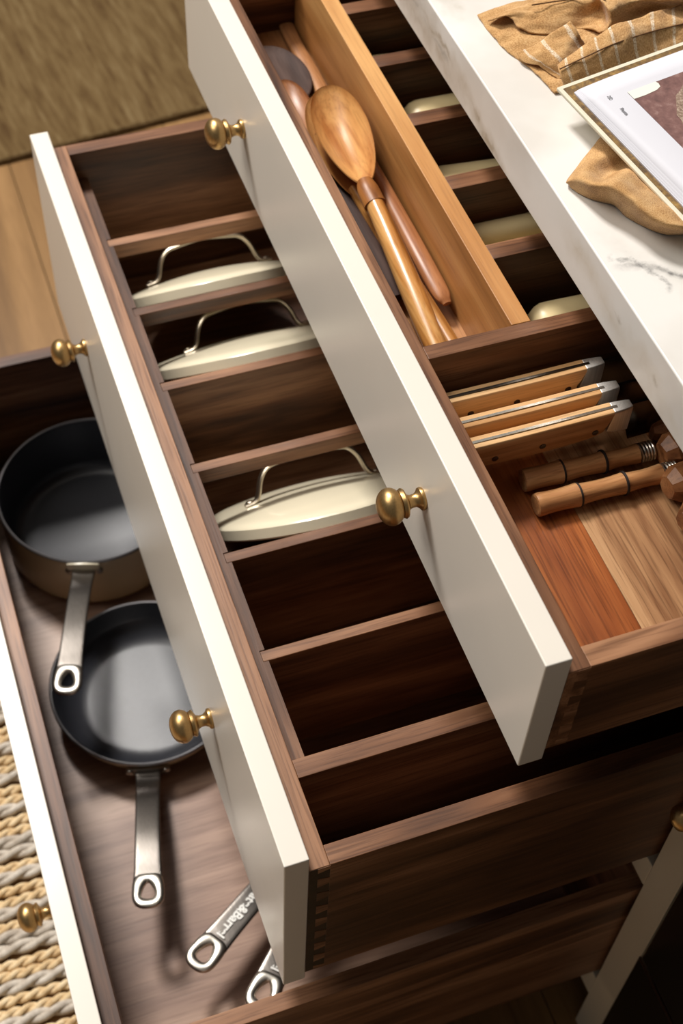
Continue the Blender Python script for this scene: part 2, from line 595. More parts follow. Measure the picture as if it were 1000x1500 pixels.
# flat woven rug beyond the drawers
c, s = math.cos(math.radians(5.5)), math.sin(math.radians(5.5))
rug = empty('flatweave_rug', (-1.655, 0, 0), 'olive brown flat woven rug lying on the oak floor beyond the drawers', 'rug', rot=(0, 0, math.radians(5.5)))
bm = bmesh.new()
nx, ny = 60, 80
for i in range(nx):
    pass
g = [[bm.verts.new((-1.7 * i / nx, -1.4 + 2.6 * j / ny + 0, 0.007 + 0.0008 * math.sin(i * 1.3 + j * 0.7))) for j in range(ny + 1)] for i in range(nx + 1)]
lo = [[bm.verts.new((-1.7 * i / nx, -1.4 + 2.6 * j / ny, 0.0005)) for j in range(ny + 1)] for i in (0, nx)]
for i in range(nx):
    for j in range(ny):
        bm.faces.new((g[i][j], g[i + 1][j], g[i + 1][j + 1], g[i][j + 1]))
for j in range(ny):
    bm.faces.new((g[0][j], g[0][j + 1], lo[0][j + 1], lo[0][j]))
    bm.faces.new((g[nx][j], g[nx][j + 1], lo[1][j + 1], lo[1][j]))
obj('woven_field', bm, 'flat_rug', rug, smooth=True, local=True)
hem = tube([(0.002, -1.4 + 2.6 * j / 60, 0.0065 + 0.0006 * math.sin(j * 2.1)) for j in range(61)], 0.006, 8)
obj('bound_edge', hem, 'flat_rug', rug, smooth=True, local=True)

# jute rug of twisted ropes, rows running along y
jr = empty('jute_rug', (-0.3, -0.6, 0), 'chunky rug of twisted grey and tan ropes beside the lowest drawer', 'rug')
def rope_mesh(name, rad, pitch, mat, phase, strands=2, amp=0.6):
    bm = bmesh.new()
    length = 1.15
    nseg = int(length / 0.0042)
    for sidx in range(strands):
        ph = phase + 2 * PI * sidx / strands
        pts = []
        for i in range(nseg + 1):
            yy = -length / 2 + length * i / nseg
            a = 2 * PI * yy / pitch + ph
            pts.append((rad * amp * math.cos(a) + 0.001 * math.sin(yy * 31 + phase), yy, rad * (1.35 + amp * math.sin(a) * 0.8)))
        tube(pts, rad * 0.80, 7, bm)
    bmesh.ops.recalc_face_normals(bm, faces=bm.faces)
    me = bpy.data.meshes.new(name)
    bm.to_mesh(me)
    bm.free()
    for p in me.polygons:
        p.use_smooth = True
    me.materials.append(M[mat])
    return me
ropes = [rope_mesh('grey_rope', 0.0060, 0.062, 'jute_grey', 0.4 + 1.7 * i) for i in range(3)]
ropes2 = [rope_mesh('tan_rope', 0.0048, 0.034, 'jute_tan', 0.9 + 1.3 * i) for i in range(3)]
x = -0.95
k = 0
while x < 0.42:
    grey = (k % 3 == 0) or (k % 7 == 5)
    o = bpy.data.objects.new('rope', random.choice(ropes if grey else ropes2))
    COL.objects.link(o)
    o.parent = jr
    o.location = (x + 0.3, random.uniform(-0.03, 0.03) - 0.12, 0.0)
    if grey:
        o['label'] = 'pale grey twisted rope'
    x += 0.0158 if grey else 0.0128
    k += 1

# ------------------------------------------------------------------ island cabinet
cab = empty('base_cabinet', (-0.42, 0.5, 0), 'cream face-frame base cabinet that the three drawers pull out of', 'cabinet')
Z1T, Z1B, Z2T, Z2B = 0.4173, 0.3765, 0.1304, 0.0857
def part(name, b, mat, par=cab, bevel=0.001, label=None, **k):
    return obj(name, b, mat, par, bevel=bevel, label=label, **k)
part('stile', box(0.0029, 0.0385, YF, YF + 0.022, 0.0, 0.8685), 'frame_paint')
part('stile', box(-L - 0.038, -L - 0.0029, YF, YF + 0.022, 0.0, 0.8685), 'frame_paint')
part('rail', box(-L - 0.003, 0.0029, YF, YF + 0.022, Z1B, Z1T), 'frame_paint')
part('rail', box(-L - 0.003, 0.0029, YF, YF + 0.022, Z2B, Z2T), 'frame_paint')
part('rail', box(-L - 0.003, 0.0029, YF, YF + 0.022, 0.668, 0.706), 'frame_paint')
part('rail', box(-L - 0.003, 0.0029, YF, YF + 0.022, 0.849, 0.8685), 'frame_paint')
part('side_panel', box(0.0075, 0.0255, YF + 0.022, 0.86, 0.0, 0.8685), 'dark_inside', label='dark inner side')
part('side_panel', box(-L - 0.03, -L - 0.008, YF + 0.022, 0.86, 0.0, 0.8685), 'dark_inside', label='dark inner side')
part('back_panel', box(-L - 0.008, 0.0075, 0.842, 0.86, 0.0, 0.8685), 'dark_inside', label='dark inner back')
part('bottom_panel', box(-L - 0.008, 0.0075, YF + 0.05, 0.842, 0.09, 0.108), 'dark_inside', label='dark inner bottom')
part('top_panel', box(-L - 0.008, 0.0075, YF + 0.022, 0.842, 0.8505, 0.8685), 'dark_inside', label='dark inner top')

# black appliance beside the stile
app = empty('black_oven', (0.35, 0.5, 0), 'black glossy built-in oven to the right of the cream cabinet stile', 'oven')
obj('housing', box(0.0395, 0.66, YF + 0.012, 0.8, 0.02, 0.86), 'black_gloss', app, bevel=0.001)
obj('door', box(0.041, 0.66, YF - 0.004, YF + 0.012, 0.296, 0.80), 'black_gloss', app, bevel=0.004)
obj('lower_drawer', box(0.0365, 0.66, YF - 0.0015, YF + 0.012, 0.03, 0.287), 'black_gloss', app, bevel=0.003)
obj('trim_strip', tube([(0.040, YF - 0.002, 0.2905), (0.66, YF - 0.002, 0.2905)], 0.0020, 8), 'steel', app, smooth=True, label='thin steel trim strip')

# ------------------------------------------------------------------ marble worktop
wt = bmesh.new()
box(-1.55, 0.95, 0.1489, 1.15, 0.8687, 0.9151, wt)
mt = obj('marble_worktop', wt, 'marble', None, bevel=0.0016, seg=3)
mt['label'] = 'white marble worktop with grey and brown veins above the drawers'
mt['category'] = 'worktop'

# ------------------------------------------------------------------ knobs
KNOB = [(0, 0.0086), (0.0014, 0.0090), (0.0028, 0.0086), (0.0042, 0.0066), (0.0064, 0.0052), (0.0096, 0.0050), (0.0122, 0.0060), (0.0136, 0.0086), (0.0146, 0.0112), (0.0158, 0.0117), (0.0170, 0.0110), (0.0182, 0.0106)]
def knob(x, y, z, parent, k=1.0):
    hd = []
    cc, ra, rr = 0.0258, 0.0102, 0.0144
    for i in range(17):
        a = PI * i / 16
        hd.append((cc - ra * math.cos(a), rr * math.sin(a) ** 0.92 if 0 < i < 16 else 0.0))
    post = obj('knob', lathe([(s * k, r * k) for s, r in KNOB], (x, y, z), (0, -1, 0), 32), 'brass', parent, smooth=True, label='brass oval drawer knob')
    obj('knob_head', lathe([(s * k, r * k) for s, r in hd if s > 0.0168], (x, y, z), (0, -1, 0), 40), 'brass', post, smooth=True)
    return post

# ------------------------------------------------------------------ drawers
def drawer(key, label, box_bottom, depth, knob_z):
    yf, zt, h = FR[key]
    e = empty('drawer', (-L / 2, yf, zt - h), label, 'drawer', group='drawers pulled open from the cream cabinet')
    obj('front_panel', box(-L, 0, yf, yf + T, zt - h, zt), 'cream_paint', e, bevel=0.0011, seg=3, label='cream painted front')
    y0 = yf + T
    ztb = zt - DROP[key]
    y1 = y0 + depth
    obj('box_front', box(-L + EX, -EX, y0, y0 + BT, box_bottom, ztb), 'walnut_x', e, bevel=0.0006)
    obj('box_side', box(-EX - BT, -EX, y0 + BT, y1, box_bottom, ztb), 'walnut_y', e, bevel=0.0006)
    obj('box_side', box(-L + EX, -L + EX + BT, y0 + BT, y1, box_bottom, ztb), 'walnut_y', e, bevel=0.0006)
    obj('box_back', box(-L + EX + BT, -EX - BT, y1 - BT, y1, box_bottom, ztb), 'walnut_x', e, bevel=0.0006)
    for kx in (-0.195, -0.645):
        knob(kx, yf, knob_z, e)
    return e, y0, ztb, y1

def dovetails(e, y0, z0, z1, n, mat):
    """half-blind joint on the near end: dark end grain of the box front with tails of the side board let into it"""
    obj('end_grain', box(-EX - 0.002, -EX + 0.0002, y0 + 0.0002, y0 + BT, z0, z1), mat, e, label='dark end grain of the box front')
    pitch = (z1 - z0) / n
    for i in range(n + 1):
        zc = z0 + pitch * i
        b = bmesh.new()
        h0, h1 = pitch * 0.30, pitch * 0.20
        x0, x1 = -EX - 0.003, -EX + 0.00045
        ya, yb = y0 + BT * 0.42, y0 + BT * 1.01
        cl = lambda q: min(max(q, z0), z1)
        sec = ((ya, cl(zc - h0)), (yb, cl(zc - h1)), (yb, cl(zc + h1)), (ya, cl(zc + h0)))
        vs = [b.verts.new((xx, yy, zz)) for xx in (x0, x1) for yy, zz in sec]
        for f in ((0, 3, 2, 1), (4, 5, 6, 7), (0, 1, 5, 4), (1, 2, 6, 5), (2, 3, 7, 6), (3, 0, 4, 7)):
            b.faces.new([vs[q] for q in f])
        obj('dovetail', b, 'walnut_y', e)

# --- upper drawer
TB = 0.7235
e_top, y0, zb, y1 = drawer('top', 'uppermost open drawer with wooden spoons and knives under the marble edge', TB, 0.47, 0.7771)
YI = y0 + BT
FZ = 0.7465
obj('bottom_panel', box(-L + EX + BT, -0.2966, YI, y1 - BT, FZ - 0.012, FZ), 'tray_floor', e_top)
obj('bottom_board', box(-0.2966, -EX - BT, YI, 0.1172, FZ - 0.012, FZ), 'red_walnut', e_top, label='red-brown board nearest the front')
obj('bottom_board', box(-0.2966, -EX - BT, 0.1176, y1 - BT, FZ - 0.012, FZ), 'pale_walnut', e_top, label='pale brown board')
obj('partition', box(-0.2966, -0.2827, YI, y1 - BT, FZ, zb), 'walnut_y', e_top, bevel=0.0006)
obj('partition', box(-L + EX + BT, -0.2966, 0.1090, 0.1252, FZ, zb + 0.0003), 'honey_wood', e_top, bevel=0.0007, label='honey coloured long partition')
for xa in (-0.7355, -0.6505, -0.5630, -0.4752, -0.3870):
    obj('divider', box(xa, xa + 0.0172, 0.1252, y1 - BT, FZ, zb - 0.0006), 'walnut_y', e_top, bevel=0.0006)
dovetails(e_top, y0, TB + 0.004, zb - 0.0006, 5, 'walnut_x')

# --- middle drawer
MB = 0.4365
e_mid, y0m, zbm, y1m = drawer('mid', 'middle open drawer with slatted walnut rack holding pan lids', MB, 0.50, 0.544)
YIm = y0m + BT
FZm = 0.4545
obj('bottom_panel', box(-L + EX + BT, -EX - BT, YIm, y1m - BT, FZm - 0.010, FZm), 'walnut_y', e_mid)
obj('partition', box(-0.0881, -0.0722, YIm, y1m - BT, FZm, zbm), 'walnut_y', e_mid, bevel=0.0006)
ZR = zbm - 0.035
RI = 0.0163
# front rail with slots: cut as a comb outline
slots = [-0.7247 + 0.10345 * i for i in range(6)]
def comb(ya, yb, yn, mat):
    """rail along x between ya and yb, notched from the inner side (yb) back to yn at each slot"""
    b = bmesh.new()
    xs = [(-L + EX + BT, -0.0881)]
    pts = [(-L + EX + BT, ya), (-L + EX + BT, yb)]
    for sx in slots:
        pts += [(sx - 0.0004, yb), (sx - 0.0004, yn), (sx + 0.0108, yn), (sx + 0.0108, yb)]
    pts += [(-0.0881, yb), (-0.0881, ya)]
    lo_ = [b.verts.new((p[0], p[1], ZR - 0.030)) for p in pts]
    hi_ = [b.verts.new((p[0], p[1], ZR)) for p in pts]
    b.faces.new(hi_)
    b.faces.new(lo_[::-1])
    for i in range(len(pts)):
        j = (i + 1) % len(pts)
        b.faces.new((lo_[i], lo_[j], hi_[j], hi_[i]))
    bmesh.ops.triangulate(b, faces=[f for f in b.faces if len(f.verts) > 4])
    return obj('slotted_rail', b, mat, e_mid)
comb(YIm, YIm + RI, YIm + RI - 0.0045, 'walnut_x')
comb(y1m - BT, y1m - BT - RI, y1m - BT - RI + 0.0045, 'walnut_x')
SLAT_H = 0.018
for q, sx in enumerate(slots):
    zlow = ZR - SLAT_H if q in (0, 1, 3) else FZm + 0.0002
    obj('divider', box(sx + 0.0002, sx + 0.0104, YIm + RI - 0.0042, y1m - BT - RI + 0.0042, zlow, ZR - 0.0003), 'walnut_y', e_mid, bevel=0.0006)
dovetails(e_mid, y0m, MB + 0.002, zbm - 0.0006, 8, 'walnut_end')

# --- lower drawer
LB = 0.1455
e_low, y0l, zbl, y1l = drawer('low', 'lowest open drawer holding the saucepan and the frying pans', LB, 0.51, 0.262)
YIl = y0l + BT
FZl = 0.157
obj('bottom_panel', box(-L + EX + BT, -EX - BT, YIl, y1l - BT, FZl - 0.009, FZl), 'walnut_floor', e_low)
dovetails(e_low, y0l, LB + 0.002, zbl - 0.0006, 8, 'walnut_end')

# knob of the neighbouring door, at the right edge
kb = obj('cabinet_knob', lathe([(0, 0.008), (0.002, 0.008), (0.005, 0.0045), (0.020, 0.0040), (0.025, 0.006), (0.0265, 0.0085), (0.028, 0.0085), (0.031, 0.0104), (0.038, 0.0116), (0.045, 0.0095), (0.0490, 0.0045), (0.0500, 0)], (0.0400, YF, 0.6100), (0, -1, 0.22), 32), 'brass', None, smooth=True)
kb['label'] = 'small round brass knob at the right edge beside the cream stile'
kb['category'] = 'knob'

# ------------------------------------------------------------------ lids in the middle drawer
def lid(center, R, lean_deg, label, yaw=0.0):
    a = math.radians(lean_deg)
    e = empty('pan_lid', (center[0], center[1], center[2]), label, 'lid', group='pan lids in the slatted rack')
    n = Vector((-math.cos(a), 0, math.sin(a)))
    c0 = Vector(center)
    band = 0.0125
    prof = [(0.0, R - 0.004), (0.0, R - 0.0012), (0.0015, R), (band - 0.002, R), (band, R - 0.0016)]
    H = 0.0125
    for i in range(1, 15):
        t = i / 14
        prof.append((band + H * (1 - (1 - t) ** 2) * 0.92 + 0.001, (R - 0.0016) * (1 - t)))
    prof.append((band + H, 0.0))
    t, u, w = frame(n)
    obj('lid_shell', lathe(prof, c0, n, 96), 'enamel', e, smooth=True)
    # underside
    obj('lid_underside', lathe([(0.0002, R - 0.004), (0.006, R - 0.010), (0.012, R * 0.5), (0.014, 0)], c0, n, 64, cap0=False), 'lid_steel', e, smooth=True)
    # bow handle along y
    hy = 0.060
    up = Vector((math.sin(a), 0, math.cos(a)))
    base = band + H * 0.66
    top = band + H + 0.030
    pth = [(-hy - 0.008, base + 0.0005), (-hy + 0.001, base + 0.0022), (-hy + 0.006, base + 0.007), (-hy + 0.012, top - 0.012), (-hy + 0.020, top - 0.003), (-hy + 0.032, top), (0, top + 0.003),
           (hy - 0.032, top), (hy - 0.020, top - 0.003), (hy - 0.012, top - 0.012), (hy - 0.006, base + 0.007), (hy - 0.001, base + 0.0022), (hy + 0.008, base + 0.0005)]
    pts = catmull([c0 + Vector((0, 1, 0)) * p + n * q for p, q in pth], 72)
    b = bmesh.new()
    rings = []
    for i, p in enumerate(pts):
        tt = (pts[min(i + 1, len(pts) - 1)] - pts[max(i - 1, 0)]).normalized()
        nn = tt.cross(up).normalized()
        hw, ht = 0.0052, 0.0024
        rings.append([p + up * (hw * math.cos(2 * PI * k / 10)) + nn * (ht * math.sin(2 * PI * k / 10)) for k in range(10)])
    loft(rings, b)
    h = obj('handle', b, 'lid_steel', e, smooth=True, label='satin steel bow handle')
    for sgn in (-1, 1):
        cp = c0 + Vector((0, 1, 0)) * sgn * (hy + 0.003) + n * (base + 0.0015)
        obj('rivet', lathe([(0, 0.0042), (0.0022, 0.0042), (0.0034, 0.0030), (0.0040, 0.0)], cp, n, 20), 'lid_steel', h, smooth=True)
    return e
def lid_at(xn, R, yc, lean, label, dz=-0.002):
    a = math.radians(lean)
    lid((xn - R * math.sin(a), yc, ZR + dz - R * math.cos(a)), R, lean, label)
lid_at(-0.6210, 0.097, -0.0235, 45, 'cream lid with bow handle in the far slot, nearest the end of the drawer')
lid_at(-0.5160, 0.1070, -0.0112, 45, 'cream lid with bow handle in the slot between the other two lids')
lid_at(-0.3090, 0.1070, -0.0105, 45, 'cream lid standing apart from the other two, behind the brass knob of the upper drawer')

# ------------------------------------------------------------------ pans in the lower drawer
def handle_strip(path, widths, thick, side, bm=None):
    """flat bar handle swept on a path; side is the width direction"""
    pts = [Vector(p) for p in path]
    side = Vector(side).normalized()
    rings = []
    for i, p in enumerate(pts):
        tt = (pts[min(i + 1, len(pts) - 1)] - pts[max(i - 1, 0)]).normalized()
        nn = side.cross(tt).normalized()
        w = widths[i] / 2
        th = thick / 2
        ring = []
        for k in range(16):
            a = 2 * PI * k / 16
            cx, sx = math.cos(a), math.sin(a)
            ex = 0.45
            ring.append(p + side * (w * math.copysign(abs(cx) ** ex, cx)) + nn * (th * math.copysign(abs(sx) ** 0.8, sx) + 0.0008 * (1 - cx * cx)))
        rings.append(ring)
    return loft(rings, bm)

def pan(name, center, z0, R, H, hdir, reach, tip_z, label, kind, text=None, group=None, hw=0.026):
    cx, cy = center
    e = empty(name, (cx, cy, z0), label, 'saucepan' if kind == 'sauce' else 'frying pan', group)
    o = Vector((cx, cy, z0))
    fr = 0.012 if kind == 'sauce' else 0.026
    Rb = R - 0.001 if kind == 'sauce' else R * 0.78
    prof = []
    if kind == 'sauce':
        prof = [(0.0, Rb - 0.014), (0.0012, Rb - 0.008), (0.0045, Rb - 0.003), (0.010, Rb - 0.0006), (0.018, R - 0.0012), (H * 0.6, R - 0.0010), (H - 0.0035, R - 0.0005)]
        inn = [(H - 0.001, R - 0.0025), (H - 0.004, R - 0.0040), (0.020, R - 0.0050), (0.012, R - 0.0075), (0.0065, R - 0.014), (0.0045, R - 0.022), (0.0042, 0.0)]
    else:
        prof = [(0.0, Rb - 0.010), (0.001, Rb - 0.004), (0.005, Rb + 0.003), (0.013, R - 0.011), (0.024, R - 0.0055), (H - 0.0035, R - 0.0010)]
        inn = [(H - 0.001, R - 0.0028), (H - 0.004, R - 0.0045), (0.024, R - 0.0090), (0.014, R - 0.0165), (0.0080, R - 0.026), (0.0056, R - 0.033), (0.0050, R - 0.040), (0.0048, 0.0)]
    body = obj('pan_body', lathe(prof, o, (0, 0, 1), 96, cap1=False), 'pan_outer', e, smooth=True)
    rim = [(H - 0.0036, R - 0.0008), (H - 0.0025, R + 0.0006), (H - 0.0008, R + 0.0004), (H + 0.0002, R - 0.0010), (H - 0.0002, R - 0.0024), (H - 0.0014, R - 0.0029)]
    obj('rim', lathe(rim, o, (0, 0, 1), 96, cap0=False, cap1=False), 'pan_rim', e, smooth=True, label='bare grey metal rim')
    obj('cooking_surface', lathe(inn, o, (0, 0, 1), 96, cap0=False), 'nonstick', e, smooth=True, label='dark grey non-stick lining')
    d = Vector(hdir).normalized()
    side = Vector((-d.y, d.x, 0))
    zr = z0 + H
    p0 = Vector((cx, cy, 0)) + d * (R + 0.0005)
    z_at = zr - (0.014 if kind == 'sauce' else 0.016)
    ln = reach - R
    loop = 0.034
    path = [p0 + Vector((0, 0, z_at)), p0 + d * 0.012 + Vector((0, 0, z_at + 0.002)), p0 + d * ln * 0.25 + Vector((0, 0, z_at + (tip_z - z_at) * 0.42)),
            p0 + d * ln * 0.5 + Vector((0, 0, z_at + (tip_z - z_at) * 0.74)), p0 + d * ln * 0.75 + Vector((0, 0, z_at + (tip_z - z_at) * 0.93)), p0 + d * (ln - loop * 0.78) + Vector((0, 0, tip_z))]
    pts = catmull(path, 40)
    widths = []
    for i in range(len(pts)):
        t = i / (len(pts) - 1)
        w = hw * (0.98 - 0.12 * math.sin(t * PI)) + (0.0015 * t)
        widths.append(w)
    b = handle_strip(pts, widths, 0.0042, side)
    h = obj('handle', b, 'steel', e, smooth=True, angle=70, label='brushed steel handle with hanging loop')
    # loop: rounded triangular ring, narrow hole pointing back to the pan
    tt = (pts[-1] - pts[-4]).normalized()
    upn = side.cross(tt).normalized() * -1
    if upn.z < 0:
        upn = -upn
    c0 = pts[-1] + tt * (loop * 0.36)
    outer, inner = [], []
    N = 48
    for k in range(N):
        a = 2 * PI * k / N
        ca, sa = math.cos(a), math.sin(a)
        # egg whose wide end is the tip
        ro_l = 0.0200
        wo = hw * 0.545 * (1.0 + 0.10 * ca)
        e1_, e2_ = (0.85, 0.80) if ca > 0 else (0.55, 0.40)
        outer.append((ro_l * math.copysign(abs(ca) ** e1_, ca), wo * math.copysign(abs(sa) ** e2_, sa)))
        li = 0.0100
        wi = hw * 0.205 * (1.0 + 0.55 * ca)
        inner.append((li * math.copysign(abs(ca) ** 0.9, ca) - 0.0005, wi * math.copysign(abs(sa) ** 0.85, sa)))
    th = 0.0030
    def P(q, hgt):
        return c0 + tt * q[0] + side * q[1] + upn * hgt
    def mixq(q, r, f):
        return (q[0] * (1 - f) + r[0] * f, q[1] * (1 - f) + r[1] * f)
    rings = []
    for f, hgt in ((0, -0.2), (0.0, 0.45), (0.14, 0.95), (0.40, 1.15), (0.70, 1.1), (0.93, 0.75), (1.0, 0.2), (1.0, -0.6), (0.8, -0.9), (0.3, -0.9)):
        rings.append([P(mixq(outer[k], inner[k], f), hgt * th) for k in range(N)])
    rings.append(rings[0])
    b = bmesh.new()
    V = [[b.verts.new(p) for p in r] for r in rings[:-1]]
    for i in range(len(V)):
        A, B_ = V[i], V[(i + 1) % len(V)]
        for k in range(N):
            b.faces.new((A[k], A[(k + 1) % N], B_[(k + 1) % N], B_[k]))
    obj('hanging_loop', b, 'bright_steel', h, smooth=True, angle=70, label='polished hanging loop')
    # bracket and rivets on the wall of the pan
    b = bmesh.new()
    rings = []
    for q in range(13):
        an = math.atan2(d.y, d.x) + (q - 6) / 6 * (0.165 if kind == 'sauce' else 0.22)
        rad = Vector((math.cos(an), math.sin(an), 0))
        z2 = z_at + (0.006 if kind == 'sauce' else 0.0005)
        hh = 0.0075 * (1 - 0.35 * abs((q - 6) / 6) ** 2)
        rings.append([Vector((cx, cy, 0)) + rad * (R - 0.0012) + Vector((0, 0, z2 - hh)), Vector((cx, cy, 0)) + rad * (R + 0.0022) + Vector((0, 0, z2 - hh)),
                      Vector((cx, cy, 0)) + rad * (R + 0.0022) + Vector((0, 0, z2 + hh)), Vector((cx, cy, 0)) + rad * (R - 0.0012) + Vector((0, 0, z2 + hh))])
    loft(rings, b)
    br = obj('handle_bracket', b, 'enamel' if kind == 'sauce' else 'steel', e, smooth=False)
    for sg in (-1, 1):
        an = math.atan2(d.y, d.x) + sg * (0.155 if kind == 'sauce' else 0.18)
        rad = Vector((math.cos(an), math.sin(an), 0))
        obj('rivet', lathe([(0, 0.0048), (0.0016, 0.0046), (0.0026, 0.0030), (0.003, 0)], Vector((cx, cy, z_at + (-0.004 if kind == 'sauce' else 0.0005))) + rad * (R + (0.0 if kind == 'sauce' else 0.0018)), rad, 20), 'steel', br, smooth=True)
    if text:
        cu = bpy.data.curves.new('lettering', 'FONT')
        cu.body = text
        cu.size = 0.0132
        cu.extrude = 0.00008
        cu.offset = 0.0004
        cu.align_x = 'RIGHT'
        cu.align_y = 'CENTER'
        to = bpy.data.objects.new('tmp', cu)
        COL.objects.link(to)
        bpy.context.view_layer.update()
        me = bpy.data.meshes.new_from_object(to.evaluated_get(bpy.context.evaluated_depsgraph_get()))
        bpy.data.objects.remove(to)
        # direction towards the tip, following the handle's slope; letters stand on its upper face
        ti = len(pts) - 4
        tv = (pts[ti] - pts[ti - 14]).normalized()
        upd = Vector((0, 0, 1)).cross(tv).normalized()
        nv = tv.cross(upd)
        org = pts[ti] + nv * 0.0030
        me.transform(Matrix(((tv.x, upd.x, nv.x, org.x - cx), (tv.y, upd.y, nv.y, org.y - cy), (tv.z, upd.z, nv.z, org.z - z0), (0, 0, 0, 1))))
        # drape every letter onto the curved face of the bar
        me.materials.clear()
        me.materials.append(M['white_print'])
        lo_ = bpy.data.objects.new('lettering', me)
        COL.objects.link(lo_)
        lo_.parent = h
        lo_['label'] = 'pale maker lettering along the handle'
    return e

pan('saucepan', (-0.7025, -0.1860), FZl + 0.0003, 0.1105, 0.093, (0.952, -0.306, 0), 0.292, 0.268, 'deep cream saucepan with dark lining beside the far end of the lowest drawer', 'sauce', hw=0.0285)
pan('skillet', (-0.4531, -0.1874), FZl + 0.0003, 0.1070, 0.044, (0.972, -0.235, 0), 0.278, 0.230, 'shallow cream skillet with dark lining lying in front of the saucepan', 'fry', hw=0.0295)
pan('skillet', (-0.300, 0.050), FZl + 0.0003, 0.1180, 0.044, (0.560, -0.829, 0), 0.330, 0.215, 'skillet mostly hidden under the middle drawer, steel handle pointing left', 'fry', text='Crate&Barrel', group='lettered skillets under the middle drawer', hw=0.0295)
pan('skillet', (-0.300, 0.050), FZl + 0.0100, 0.1060, 0.044, (0.730, -0.683, 0), 0.335, 0.222, 'skillet whose lettered steel handle meets the near side of the lowest drawer', 'fry', text='Crate&Barrel', group='lettered skillets under the middle drawer', hw=0.0295)

# ------------------------------------------------------------------ knives
def knife(x, ztop, label, tang_mat='bright_steel', y0=0.0385, yb=0.166, tilt=0.0, length=0.17):
    e = empty('kitchen_knife', (x, 0.1, FZ), label, 'knife', 'beech handled knives in the upper drawer')
    hz = 0.0255
    def outline(t):
        # height of the bottom edge along the handle: belly and end
        return hz * (0.96 + 0.10 * math.sin(t * PI * 1.0)) - 0.0060 * max(0, (t - 0.82) / 0.18) ** 1.8
    for sgn, nm in ((-1, 'far'), (1, 'near')):
        rings = []
        n = 18
        for i in range(n + 1):
            t = i / n
            y = y0 + (yb - y0) * t
            zt_ = ztop - 0.0006 * math.sin(t * PI)
            h = outline(t)
            if t < 0.08:
                h *= 0.86 + 0.14 * (t / 0.08)
            xi = x + sgn * 0.0011
            w = 0.0056
            pr = [(0, 0), (w * 0.72, 0), (w, -0.0022), (w * 1.08, -h * 0.5), (w, -h + 0.003), (w * 0.6, -h), (0, -h)]
            lean = 0.004 if t > 0.94 else 0
            rings.append([Vector((xi + sgn * a, y + (0.010 * (-b / hz) * (-1) if i == n else 0), zt_ + b)) for a, b in pr])
        obj('handle_scale', loft(rings), 'beech', e, bevel=0.0004)
    tb = bmesh.new()
    box(x - 0.0011, x + 0.0011, y0 + 0.0005, yb + 0.004, ztop - hz * 0.9, ztop + 0.0004, tb)
    obj('tang', tb, tang_mat, e, label='bright steel tang along the spine' if tang_mat == 'bright_steel' else 'dark steel tang along the spine')
    # bolster: tapers from handle to blade
    rings = []
    for t, w, h, sh in ((0, 0.0062, hz * 0.80, -0.004), (0.35, 0.0060, hz * 0.90, -0.003), (0.8, 0.0050, hz * 1.0, -0.001), (1.0, 0.0042, hz * 1.04, 0)):
        y = yb + 0.016 * t
        rings.append([Vector((x - w * 0.8, y, ztop)), Vector((x + w * 0.8, y, ztop)), Vector((x + w, y + sh * 0.2, ztop - 0.002)), Vector((x + w, y + sh, ztop - h)), Vector((x - w, y + sh, ztop - h)), Vector((x - w, y + sh * 0.2, ztop - 0.002))])
    obj('bolster', loft(rings), 'bolster', e, bevel=0.0005)
    bl = bmesh.new()
    ys = [yb + 0.0155, yb + 0.022, yb + 0.06, yb + 0.11, yb + length - 0.02, yb + length]
    lows = [0.024, 0.044, 0.042, 0.036, 0.018, 0.002]
    rings = []
    for y, lo_ in zip(ys, lows):
        lo_ = min(lo_, ztop - FZ - 0.003)
        rings.append([Vector((x - 0.0012, y, ztop - 0.001)), Vector((x + 0.0012, y, ztop - 0.001)), Vector((x + 0.0001, y, ztop - 0.001 - lo_)), Vector((x - 0.0001, y, ztop - 0.001 - lo_))])
    loft(rings, bl)
    obj('blade', bl, 'blade', e)
    for yr in (0.20, 0.52, 0.88):
        y = y0 + (yb - y0) * yr
        obj('rivet', lathe([(0, 0.0026), (0.0006, 0.0026), (0.0009, 0.0018), (0.001, 0)], (x + 0.0011 + 0.0056 * 1.05, y, ztop - 0.0165), (1, 0, 0), 16), 'rivet', e, smooth=True, label='small dark rivet')
    return e
knife(-0.2632, 0.8000, 'beech handled knife nearest the walnut partition, with a dark tang line', 'blade', yb=0.1600)
knife(-0.2368, 0.8000, 'beech handled knife lying between the two others', yb=0.1600)
knife(-0.2160, 0.8000, 'beech handled knife nearest the turned wooden handles', yb=0.1610)

